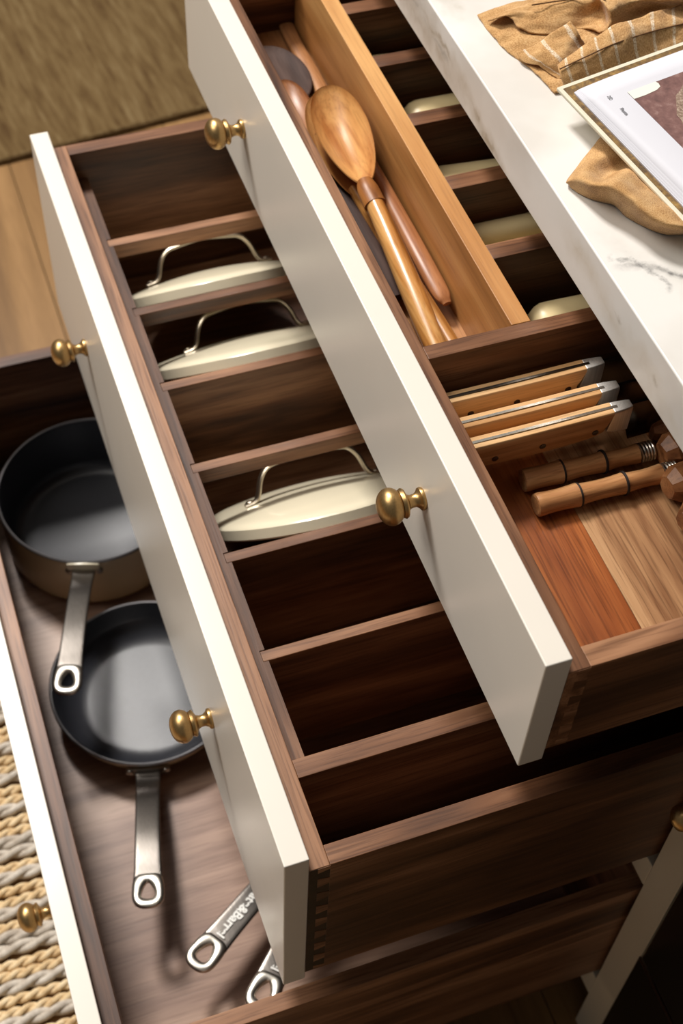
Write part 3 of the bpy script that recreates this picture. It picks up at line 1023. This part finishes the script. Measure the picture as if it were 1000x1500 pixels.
# ------------------------------------------------------------------ turned handled mashers
def turned(x0, y0, x1, y1, label, bx, by, brot, bz=0.0):
    z = FZ + 0.0092
    a, b_ = Vector((x0, y0, z)), Vector((x1, y1, z))
    d = (b_ - a)
    ln = d.length
    e = empty('turned_utensil', (x0, y0, FZ), label, 'utensil', 'turned wooden utensils in the upper drawer')
    prof = []
    seg = [0.0, 0.335, 0.70, 1.0]
    for s in range(3):
        for i in range(13):
            t = i / 12
            r = 0.0083 + (0.0009 - 0.0011 * s * 0.5) - 0.0010 * math.sin(t * PI) + (0.0004 if s == 0 else 0)
            prof.append(((seg[s] + (seg[s + 1] - seg[s]) * t) * ln, r))
    prof[0] = (0.0006, prof[0][1] - 0.0008)
    prof.insert(0, (0.0, prof[0][1] - 0.0016))
    h = obj('handle', lathe(prof, a, d, 36), 'turned', e, smooth=True)
    for m_ in h.data.polygons:
        if len(m_.vertices) > 4:
            m_.use_smooth = False
    for s in (seg[1], seg[2]):
        obj('groove_ring', lathe([(-0.0010, 0.0085), (-0.0008, 0.0097), (0.0008, 0.0097), (0.0010, 0.0085)], a + d * s, d, 36), 'groove', h, smooth=True, label='burnt black groove')
    t, u, w = frame(d)
    pts = []
    turns = 4.6
    for i in range(int(turns * 24)):
        an = 2 * PI * i / 24
        pts.append(b_ + t * (0.001 + 0.0025 * i / 24) + (u * math.cos(an) + w * math.sin(an)) * 0.0073)
    obj('coil_ferrule', tube(pts, 0.00105, 6), 'bright_steel', e, smooth=True, label='coiled steel wire ferrule')
    obj('core', lathe([(0, 0.0066), (0.013, 0.0062), (0.015, 0.003)], b_, d, 20), 'black_rod', e, smooth=True)
    obj('shank', tube([b_ + t * 0.012, b_ + t * 0.024, Vector((bx, by, z)) + Vector((0, -0.012, 0.0))], 0.0016, 8), 'black_rod', e, smooth=True, label='thin black iron shank')
    # faceted wooden head
    hb = bmesh.new()
    ca, sa = math.cos(brot), math.sin(brot)
    rings = []
    for q, k in ((-0.014, 0.62), (-0.006, 1.0), (0.060, 1.0), (0.066, 0.7)):
        ring = []
        for i in range(8):
            cx_, cz_ = ((1, .5), (.5, 1), (-.5, 1), (-1, .5), (-1, -.5), (-.5, -1), (.5, -1), (1, -.5))[i]
            xx, zz = 0.0135 * k * cx_, 0.0135 * k * cz_
            ring.append(Vector((bx + xx * ca - q * sa, by + xx * sa + q * ca, FZ + 0.0136 + zz)))
        rings.append(ring)
    loft(rings, hb)
    obj('wooden_head', hb, 'block', e, label='faceted hardwood head')
turned(-0.2022, 0.0862, -0.1992, 0.1830, 'turned wooden handle with black grooves, the one beside the knives', -0.1905, 0.2120, 0.10)
turned(-0.1772, 0.0862, -0.1752, 0.1915, 'turned wooden handle with black grooves, the one over the open drawer floor', -0.1600, 0.2015, 0.10)
def block(x, y, rot, label, k=1.0, ln=0.07):
    b = bmesh.new()
    ca, sa = math.cos(rot), math.sin(rot)
    rings = []
    for q, f in ((-0.012, 0.6), (-0.004, 1.0), (ln, 1.0), (ln + 0.006, 0.7)):
        ring = []
        for i in range(8):
            cx_, cz_ = ((1, .5), (.5, 1), (-.5, 1), (-1, .5), (-1, -.5), (-.5, -1), (.5, -1), (1, -.5))[i]
            xx, zz = 0.0135 * k * f * cx_, 0.0130 * k * f * cz_
            ring.append(Vector((x + xx * ca - q * sa, y + xx * sa + q * ca, FZ + 0.0131 * k + zz)))
        rings.append(ring)
    loft(rings, b)
    o = obj('wooden_block', b, 'block', None)
    o['label'] = label
    o['category'] = 'wooden block'
block(-0.2170, 0.2140, 0.05, 'dark shaded hardwood block beside the blade of the nearest knife', 0.9)
block(-0.1275, 0.1960, 0.15, 'faceted hardwood block at the right edge, below the turned handles', 0.95)

# ------------------------------------------------------------------ wooden spoons
def spoon_bowl(tip, neck, width, depth, nrm, bulge=0.42, thick=0.0022, sharp=0.75):
    tip, neck = Vector(tip), Vector(neck)
    ax = (neck - tip)
    ln = ax.length
    ax.normalize()
    nrm = Vector(nrm)
    nrm = (nrm - ax * nrm.dot(ax)).normalized()
    sd = nrm.cross(ax)
    N = 56
    out = []
    for k in range(N):
        a = 2 * PI * k / N
        ca, sa = math.cos(a), math.sin(a)
        # ca=-1 at tip, +1 at neck; widest nearer the tip
        l = ln * 0.5 * (1 + ca)
        w = width / 2 * abs(sa) ** 0.9 * (1 - 0.26 * ca * sharp - 0.06 * ca * ca)
        out.append((l, math.copysign(w, sa)))
    cl = ln * bulge
    def P(q, f, h):
        return tip + ax * (cl + (q[0] - cl) * f) + sd * (q[1] * f) + nrm * h
    rings = []
    fs = [0.0001, 0.2, 0.4, 0.6, 0.75, 0.88, 0.96]
    for f in fs:
        rings.append([P(q, f, -depth * (1 - f ** 2.2)) for q in out])
    rings.append([P(q, 0.985, 0.0004) for q in out])
    rings.append([P(q, 1.0, -0.0006) for q in out])
    for f in (0.97, 0.9, 0.75, 0.55, 0.3, 0.0001):
        rings.append([P(q, f, -0.0016 - (depth + thick) * (1 - f ** 2.4)) for q in out])
    return loft(rings)

def rod(path, radii, n=20, flat=1.0, up=(0, 0, 1), sub=48):
    P = catmull(path, sub)
    RR = [v.x for v in catmull([(r, 0, 0) for r in radii], sub)]
    return tube(P, RR, n, flat=flat, up=up)

# main spoon, on top
sp = empty('wooden_spoon', (-0.52, 0.075, FZ), 'large glossy amber wooden spoon lying on top of the other utensils', 'spoon', 'wooden utensils in the upper drawer')
obj('bowl', spoon_bowl((-0.6505, 0.0800, 0.8030), (-0.5200, 0.0735, 0.7950), 0.0475, 0.0185, (0.10, -0.16, 1)), 'teak', sp, smooth=True)
obj('neck_collar', rod([(-0.526, 0.0742, 0.7925), (-0.5165, 0.0738, 0.7910), (-0.505, 0.0740, 0.7893), (-0.4985, 0.0742, 0.7884)], [0.0070, 0.0094, 0.0098, 0.0100], 24, 0.85), 'teak', sp, smooth=True)
obj('handle', rod([(-0.5005, 0.0741, 0.7886), (-0.470, 0.0735, 0.7850), (-0.400, 0.0715, 0.7765), (-0.340, 0.0690, 0.7690), (-0.3000, 0.0672, 0.7640)], [0.0080, 0.0088, 0.0102, 0.0090, 0.0084], 28), 'teak_light', sp, smooth=True)

# second spoon, beneath, lying slightly to the right
sp2 = empty('wooden_spoon', (-0.5, 0.08, FZ), 'pale amber spoon mostly hidden beneath the large glossy spoon', 'spoon', 'wooden utensils in the upper drawer')
obj('bowl', spoon_bowl((-0.6640, 0.0775, 0.7850), (-0.5240, 0.0730, 0.7750), 0.044, 0.013, (0.02, -0.10, 1)), 'teak', sp2, smooth=True)
obj('handle', rod([(-0.540, 0.0705, 0.7740), (-0.500, 0.0745, 0.7690), (-0.430, 0.0805, 0.7640), (-0.360, 0.0870, 0.7580), (-0.3000, 0.0905, 0.7560)], [0.0060, 0.0066, 0.0072, 0.0076, 0.0068], 22), 'teak_pale', sp2, smooth=True)

# dark spatula-spoon along the front
dk = empty('dark_spoon', (-0.55, 0.07, FZ), 'dark brown flat spoon with round head lying against the drawer front', 'spoon', 'wooden utensils in the upper drawer')
b = bmesh.new()
rings = []
def disc_pts(cx, cy, rx, ry, rot, z, n=40):
    return [Vector((cx + rx * math.cos(a) * math.cos(rot) - ry * math.sin(a) * math.sin(rot), cy + rx * math.cos(a) * math.sin(rot) + ry * math.sin(a) * math.cos(rot), z)) for a in [2 * PI * i / n for i in range(n)]]
for f, z in ((0.0, 0.0), (0.5, 0.0002), (0.85, 0.0020), (0.97, 0.0046), (1.0, 0.0040), (0.98, 0.0022), (0.8, -0.0012), (0.0, -0.0030)):
    rings.append(disc_pts(-0.735, 0.0640, 0.047 * max(f, 0.001), 0.0290 * max(f, 0.001), 0.05, FZ + 0.0105 + z))
loft(rings, b)
obj('head', b, 'ebony', dk, smooth=True)
b = rod([(-0.700, 0.0610, FZ + 0.010), (-0.640, 0.0620, FZ + 0.012), (-0.560, 0.0640, FZ + 0.019), (-0.500, 0.0650, FZ + 0.018), (-0.440, 0.0640, FZ + 0.015), (-0.4135, 0.0640, FZ + 0.013)], [0.0066, 0.0066, 0.0080, 0.0094, 0.0106, 0.0088], 20, flat=0.45)
obj('handle', b, 'ebony', dk, smooth=True)

# thin amber handle against the front board
th_ = empty('thin_spoon', (-0.62, 0.05, FZ), 'slim orange-brown spoon tucked between the dark spoon and the drawer front', 'spoon', 'wooden utensils in the upper drawer')
obj('bowl', spoon_bowl((-0.7050, 0.0570, FZ + 0.030), (-0.6150, 0.0530, FZ + 0.027), 0.036, 0.008, (0, 0, 1), sharp=0.4), 'acacia', th_, smooth=True)
obj('handle', rod([(-0.620, 0.0530, FZ + 0.026), (-0.560, 0.0500, FZ + 0.026), (-0.500, 0.0470, FZ + 0.026), (-0.470, 0.0455, FZ + 0.025)], [0.0046, 0.0050, 0.0055, 0.0050], 16), 'teak', th_, smooth=True)

# reddish flat spatula on the right of the compartment
rb = empty('wooden_spatula', (-0.48, 0.10, FZ), 'reddish brown spatula lying against the honey coloured partition', 'spatula', 'wooden utensils in the upper drawer')
b = rod([(-0.690, 0.1000, FZ + 0.016), (-0.640, 0.0990, FZ + 0.018), (-0.575, 0.1000, FZ + 0.020), (-0.520, 0.0985, FZ + 0.022), (-0.450, 0.0975, FZ + 0.022), (-0.405, 0.0990, FZ + 0.018), (-0.3915, 0.1005, FZ + 0.016)], [0.0030, 0.0080, 0.0062, 0.0070, 0.0082, 0.0078, 0.0040], 20, flat=0.6)
obj('handle_blade', b, 'acacia', rb, smooth=True)

# pale handle pointing to the far end
pl = empty('wooden_fork', (-0.75, 0.10, FZ), 'pale flat wooden handle pointing to the far end of the drawer', 'utensil', 'wooden utensils in the upper drawer')
b = rod([(-0.823, 0.1000, FZ + 0.004), (-0.780, 0.0985, FZ + 0.005), (-0.730, 0.0985, FZ + 0.007), (-0.690, 0.0960, FZ + 0.008), (-0.640, 0.0890, FZ + 0.006)], [0.0078, 0.0076, 0.0074, 0.0064, 0.006], 16, flat=0.45)
obj('handle', b, 'tray_floor', pl, smooth=True)

# ------------------------------------------------------------------ ivory handled tools in the slots of the upper drawer
def ivory(xc, y_start, w, h, z0, label, taper=0.6, rot=0.0, ln=0.12):
    e = empty('ivory_handled_tool', (xc, y_start, FZ), label, 'utensil', 'ivory handled tools in the slots of the upper drawer')
    rings = []
    ca, sa = math.cos(rot), math.sin(rot)
    for i in range(22):
        t = i / 21
        y = ln * t
        g = 1.0 if t > 0.16 else math.sqrt(max(0.0, 1 - ((0.16 - t) / 0.16) ** 2)) * 0.97 + 0.03
        g *= 1 - (1 - taper) * max(0, t - 0.16) / 0.84
        ring = []
        for k in range(20):
            a = 2 * PI * k / 20
            cx, sx = math.cos(a), math.sin(a)
            xx = w / 2 * g * math.copysign(abs(cx) ** 0.7, cx)
            ring.append(Vector((xc + xx * ca - y * sa, y_start + xx * sa + y * ca, z0 + h / 2 + h / 2 * g * math.copysign(abs(sx) ** 0.7, sx))))
        rings.append(ring)
    obj('handle', loft(rings), 'ivory', e, smooth=True)
    b = tube([(xc - ln * 0.96 * sa, y_start + ln * 0.96 * ca, z0 + h / 2), (xc - (ln + 0.06) * sa, y_start + (ln + 0.06) * ca, z0 + h / 2)], 0.0022, 8)
    obj('shaft', b, 'bright_steel', e, smooth=True)
ivory(-0.6950, 0.1290, 0.030, 0.026, FZ + 0.014, 'ivory handle just showing in the slot farthest from the knives')
ivory(-0.6130, 0.1430, 0.036, 0.038, FZ + 0.006, 'broad ivory handle with rounded end in the second slot from the far end', 0.95)
ivory(-0.5260, 0.1290, 0.030, 0.031, FZ + 0.008, 'ivory handle barely showing in the middle slot')
ivory(-0.4460, 0.1290, 0.024, 0.037, FZ + 0.004, 'taller ivory handle, farther of the pair sharing one slot', 0.95)
ivory(-0.4180, 0.1290, 0.026, 0.029, FZ + 0.006, 'flatter ivory handle, nearer of the pair sharing one slot', 0.95)
ivory(-0.3360, 0.1490, 0.034, 0.034, FZ + 0.006, 'ivory handle with a bulbous end beside the walnut partition', 0.45, rot=0.10)
ivory(-0.3510, 0.1290, 0.018, 0.020, FZ + 0.0003, 'small ivory handle under the bulbous one', 0.9)

# ------------------------------------------------------------------ towel
CLOTH = {
'base':[[(-0.5631,0.2298,0.9191),(-0.5599,0.2028,0.9211),(-0.5563,0.1790,0.9191)],
 [(-0.5509,0.2378,0.9221),(-0.5421,0.2058,0.9221),(-0.5459,0.1791,0.9171)],
 [(-0.5419,0.2525,0.9221),(-0.5250,0.2129,0.9221),(-0.5262,0.1804,0.9171)],
 [(-0.5275,0.2694,0.9231),(-0.4996,0.2145,0.9221),(-0.5050,0.1830,0.9171)],
 [(-0.5127,0.2886,0.9231),(-0.4801,0.2219,0.9221),(-0.4872,0.1897,0.9171)],
 [(-0.4912,0.3008,0.9231),(-0.4604,0.2308,0.9221),(-0.4648,0.1941,0.9171)],
 [(-0.4644,0.3030,0.9211),(-0.4396,0.2356,0.9211),(-0.4432,0.1971,0.9171)]],
'flap_mid':[[(-0.4956,0.1864,0.9231),(-0.4907,0.2037,0.9311),(-0.4952,0.2312,0.9411)],
 [(-0.4847,0.1881,0.9211),(-0.4792,0.2039,0.9311),(-0.4839,0.2335,0.9391)],
 [(-0.4722,0.1969,0.9211),(-0.4641,0.2080,0.9291),(-0.4805,0.2379,0.9311)],
 [(-0.4540,0.2068,0.9191),(-0.4593,0.2158,0.9231),(-0.4743,0.2410,0.9231)]],
'flap_near':[[(-0.4617,0.2066,0.9291),(-0.4663,0.2306,0.9391),(-0.4742,0.2552,0.9431),(-0.4859,0.2945,0.9411),(-0.4959,0.3343,0.9371),(-0.5010,0.3566,0.9351)],
 [(-0.4529,0.2027,0.9321),(-0.4547,0.2267,0.9401),(-0.4608,0.2523,0.9431),(-0.4715,0.2895,0.9391),(-0.4786,0.3257,0.9351),(-0.4827,0.3473,0.9331)],
 [(-0.4463,0.2025,0.9291),(-0.4469,0.2269,0.9331),(-0.4502,0.2524,0.9351),(-0.4611,0.2879,0.9311),(-0.4672,0.3212,0.9291),(-0.4712,0.3424,0.9281)],
 [(-0.4422,0.2039,0.9231),(-0.4415,0.2290,0.9231),(-0.4445,0.2557,0.9231),(-0.4515,0.2885,0.9231),(-0.4571,0.3174,0.9231),(-0.4597,0.3376,0.9231)]],
'ridge_far':[[(-0.5434,0.1818,0.9211),(-0.5352,0.1875,0.9281),(-0.5311,0.1968,0.9271),(-0.5188,0.1993,0.9231)],
 [(-0.5464,0.1967,0.9231),(-0.5326,0.2150,0.9331),(-0.5216,0.2180,0.9291),(-0.5073,0.2180,0.9231)],
 [(-0.5537,0.2331,0.9251),(-0.5283,0.2441,0.9351),(-0.5134,0.2459,0.9271),(-0.5083,0.2442,0.9231)],
 [(-0.5527,0.2572,0.9251),(-0.5193,0.2632,0.9391),(-0.5149,0.2705,0.9291),(-0.4987,0.2560,0.9251)],
 [(-0.5565,0.2760,0.9251),(-0.5003,0.2631,0.9491),(-0.4864,0.2634,0.9411),(-0.4845,0.2623,0.9331)],
 [(-0.5552,0.2908,0.9251),(-0.5016,0.2904,0.9451),(-0.5030,0.2989,0.9351),(-0.4948,0.2971,0.9331)],
 [(-0.5558,0.3103,0.9251),(-0.4909,0.3249,0.9491),(-0.4948,0.3347,0.9411),(-0.4965,0.3414,0.9331)]],
'corner':[[(-0.3825,0.2084,0.9171),(-0.3593,0.1814,0.9191),(-0.3399,0.1595,0.9211),(-0.3406,0.1612,0.9161)],
 [(-0.3590,0.2058,0.9251),(-0.3441,0.1828,0.9271),(-0.3294,0.1620,0.9311),(-0.3323,0.1621,0.9161)],
 [(-0.3462,0.2141,0.9191),(-0.3357,0.1921,0.9211),(-0.3122,0.1656,0.9371),(-0.3195,0.1701,0.9161)],
 [(-0.3322,0.2131,0.9291),(-0.3182,0.1923,0.9371),(-0.2999,0.1721,0.9431),(-0.3086,0.1824,0.9161)],
 [(-0.3163,0.2172,0.9291),(-0.3006,0.1950,0.9391),(-0.2839,0.1789,0.9431),(-0.2950,0.1862,0.9161)],
 [(-0.2965,0.2211,0.9291),(-0.2819,0.2012,0.9391),(-0.2683,0.1841,0.9411),(-0.2801,0.1947,0.9161)],
 [(-0.2779,0.2265,0.9291),(-0.2606,0.2079,0.9391),(-0.2535,0.1963,0.9391),(-0.2684,0.2057,0.9161)],
 [(-0.2574,0.2304,0.9291),(-0.2477,0.2181,0.9371),(-0.2474,0.2136,0.9351),(-0.2617,0.2242,0.9161)]],
}
tw = empty('linen_towel', (-0.42, 0.25, 0.9151), 'crumpled tan linen towel with thin white stripes under the open book', 'towel')
from mathutils import noise as mnoise
def cloth(name, rows, nu, nv, mat, wr=0.0012, solid=0.0013, uv_swap=False):
    R1 = [catmull(r, nv) for r in rows]
    cols = [catmull([R1[i][j] for i in range(len(rows))], nu) for j in range(nv + 1)]
    b = bmesh.new()
    uvl = b.loops.layers.uv.new('UVMap')
    V, UV = [], []
    ulen = sum((Vector(rows[i + 1][0]) - Vector(rows[i][0])).length for i in range(len(rows) - 1))
    vlen = sum((Vector(rows[0][i + 1]) - Vector(rows[0][i])).length for i in range(len(rows[0]) - 1))
    for i in range(nu + 1):
        V.append([])
        for j in range(nv + 1):
            p = cols[j][i].copy()
            q = Vector((p.x * 60, p.y * 38, p.z * 60)) + Vector((0, 0, 0.35 * len(name)))
            p.z += wr * mnoise.noise(q) + wr * 0.5 * mnoise.noise(q * 2.7)
            p.x += wr * 0.4 * mnoise.noise(q + Vector((9, 3, 1)))
            p.z = max(p.z, 0.9160)
            V[-1].append(b.verts.new(p))
    for i in range(nu):
        for j in range(nv):
            f = b.faces.new((V[i][j], V[i + 1][j], V[i + 1][j + 1], V[i][j + 1]))
            for lp, (a, c_) in zip(f.loops, ((i, j), (i + 1, j), (i + 1, j + 1), (i, j + 1))):
                uu, vv = a / nu * ulen, c_ / nv * vlen
                lp[uvl].uv = (vv, uu) if uv_swap else (uu, vv)
    o = obj(name, b, mat, tw, smooth=True)
    md = o.modifiers.new('thick', 'SOLIDIFY')
    md.thickness = solid
    md.offset = -1
    return o
cloth('cloth_layer', CLOTH['base'], 60, 30, 'linen', 0.0022)
cloth('cloth_fold', CLOTH['ridge_far'], 60, 36, 'linen', 0.0036)
cloth('striped_fold', CLOTH['flap_mid'], 30, 40, 'linen_striped', 0.0028, uv_swap=True)
cloth('striped_fold', CLOTH['flap_near'], 24, 90, 'linen_striped', 0.0024, uv_swap=True)
cloth('cloth_corner', CLOTH['corner'], 70, 40, 'linen', 0.0012)
# stitched hem seams
def seam(pts, r=0.0006):
    P = catmull(pts, 40)
    obj('hem_seam', tube([p + Vector((0, 0, 0.0008)) for p in P], r, 6), 'seam', tw, smooth=True, label='dark stitched hem line')

r1 = CLOTH['flap_near']
seam([tuple(a * 0.62 + b_ * 0.38 + (0.0007 if q == 2 else 0) for q, (a, b_) in enumerate(zip(p_, q_))) for p_, q_ in zip(r1[1], r1[2])])
r1 = CLOTH['ridge_far']
seam([tuple(v_ + (0.0012 if q == 2 else 0) for q, v_ in enumerate(r1[i][1])) for i in range(1, 5)])

# ------------------------------------------------------------------ open book
bk = empty('open_book', (-0.4207, 0.1850, 0.9400), 'open hardback book with a printed food photograph lying on the tan towel', 'book')
ang, tl = math.radians(7.5), math.radians(3.2)
E2 = Vector((math.cos(ang), math.sin(ang), 0))
E1 = Vector((-math.sin(ang + 0.012) * math.cos(tl), math.cos(ang + 0.012) * math.cos(tl), math.sin(tl)))
E3 = E2.cross(E1)
def BP(a, b_, h):
    return E2 * a + E1 * b_ + E3 * h
def bbox(a0, a1, b0, b1, h0, h1, bm=None):
    bm = bm or bmesh.new()
    vs = [bm.verts.new(BP(x_, y_, z_)) for z_ in (h0, h1) for y_ in (b0, b1) for x_ in (a0, a1)]
    for f in ((0, 2, 3, 1), (4, 5, 7, 6), (0, 1, 5, 4), (2, 6, 7, 3), (0, 4, 6, 2), (1, 3, 7, 5)):
        bm.faces.new([vs[i] for i in f])
    return bm
obj('cover_board', bbox(0, 0.285, 0, 0.225, -0.0030, 0), 'board_cloth', bk, bevel=0.0008, local=True, label='cream cloth cover board')
obj('cover_board', bbox(0, 0.285, 0.243, 0.46, -0.0030, 0), 'board_cloth', bk, bevel=0.0008, local=True, label='cream cloth cover board')
obj('spine', bbox(0, 0.285, 0.2255, 0.2425, -0.0030, -0.001), 'board_cloth', bk, local=True)
obj('endpaper', bbox(0.0042, 0.283, 0.0032, 0.2245, 0.0001, 0.0005), 'endpaper', bk, local=True, label='brown and gold patterned endpaper')
def leaf(b0, h0, h1, curl, mat='paper', a0=0.0135, a1=0.279, b1=0.222, thick=0.0003, lift=0.0):
    """page whose fore edge stays low and whose body rises towards the spine"""
    bm = bmesh.new()
    na, nb = 16, 26
    V = []
    for i in range(na + 1):
        fa = i / na
        V.append([])
        for j in range(nb + 1):
            fb = j / nb
            s_ = 1 - (1 - min(1, fb * 5.0)) ** 2
            c2 = curl * fa ** 0.8
            h = h0 + (h1 - h0) * s_ + c2 * math.sin(min(1, fb * 6.5) * PI) * 0.8
            V[-1].append(bm.verts.new(BP(a0 + (a1 - a0) * fa, b0 + c2 * 1.6 + (b1 - b0 - c2 * 1.6) * fb, h)))
    for i in range(na):
        for j in range(nb):
            bm.faces.new((V[i][j], V[i + 1][j], V[i + 1][j + 1], V[i][j + 1]))
    o = obj('page', bm, mat, bk, smooth=True, local=True)
    md = o.modifiers.new('thick', 'SOLIDIFY')
    md.thickness = thick
    md.offset = 1
    return o
obj('page_block', bbox(0.0135, 0.279, 0.0070, 0.222, 0.0006, 0.0019), 'paper', bk, local=True)
leaf(0.0074, 0.0020, 0.0026, 0.0006)
leaf(0.0084, 0.0023, 0.0031, 0.0014)
leaf(0.0094, 0.0026, 0.0037, 0.0024)
leaf(0.0106, 0.0030, 0.0044, 0.0036)
obj('page_block', bbox(0.0150, 0.279, 0.246, 0.454, 0.0006, 0.0070), 'paper', bk, local=True)
PH = 0.0052
def flat_quad(name, pts, h, mat, label):
    bm = bmesh.new()
    lo_ = [bm.verts.new(BP(p[0], p[1], h - 0.0002)) for p in pts]
    hi_ = [bm.verts.new(BP(p[0], p[1], h)) for p in pts]
    bm.faces.new(hi_)
    bm.faces.new(lo_[::-1])
    for i in range(len(pts)):
        j = (i + 1) % len(pts)
        bm.faces.new((lo_[i], lo_[j], hi_[j], hi_[i]))
    return obj(name, bm, mat, bk, local=True, label=label)
flat_quad('photograph', [(0.036, 0.040), (0.036, 0.205), (0.215, 0.205), (0.215, 0.040)], PH, 'photo_mauve', 'mauve brown printed photograph')
flat_quad('printed_plate', [(0.036, 0.040), (0.036, 0.0655), (0.0385, 0.0665), (0.0425, 0.0655), (0.0445, 0.0610), (0.0455, 0.0500), (0.0452, 0.040)], PH + 0.0002, 'photo_plate', 'pale rounded plate corner in the photograph')
flat_quad('printed_cake', [(0.097 + 0.056 * math.cos(2 * PI * i / 48) * (1 + 0.02 * math.sin(i * 1.7)), 0.110 + 0.056 * math.sin(2 * PI * i / 48) * (1 + 0.02 * math.cos(i * 2.3))) for i in range(48)], PH + 0.0003, 'photo_cake', 'crumbly grey-brown round shape in the photograph')
for txt, a_, b_ in (('20', 0.0325, 0.0235), ('Pasta', 0.0490, 0.0240)):
    cu = bpy.data.curves.new('t', 'FONT')
    cu.body = txt
    cu.size = 0.0042
    cu.extrude = 0.00005
    to = bpy.data.objects.new('tmp', cu)
    COL.objects.link(to)
    bpy.context.view_layer.update()
    me = bpy.data.meshes.new_from_object(to.evaluated_get(bpy.context.evaluated_depsgraph_get()))
    bpy.data.objects.remove(to)
    og = BP(a_, b_, PH)
    me.transform(Matrix(((E2.x, E1.x, E3.x, og.x), (E2.y, E1.y, E3.y, og.y), (E2.z, E1.z, E3.z, og.z), (0, 0, 0, 1))))
    me.materials.clear()
    me.materials.append(M['black_print'])
    o = bpy.data.objects.new('printed_text', me)
    COL.objects.link(o)
    o.parent = bk
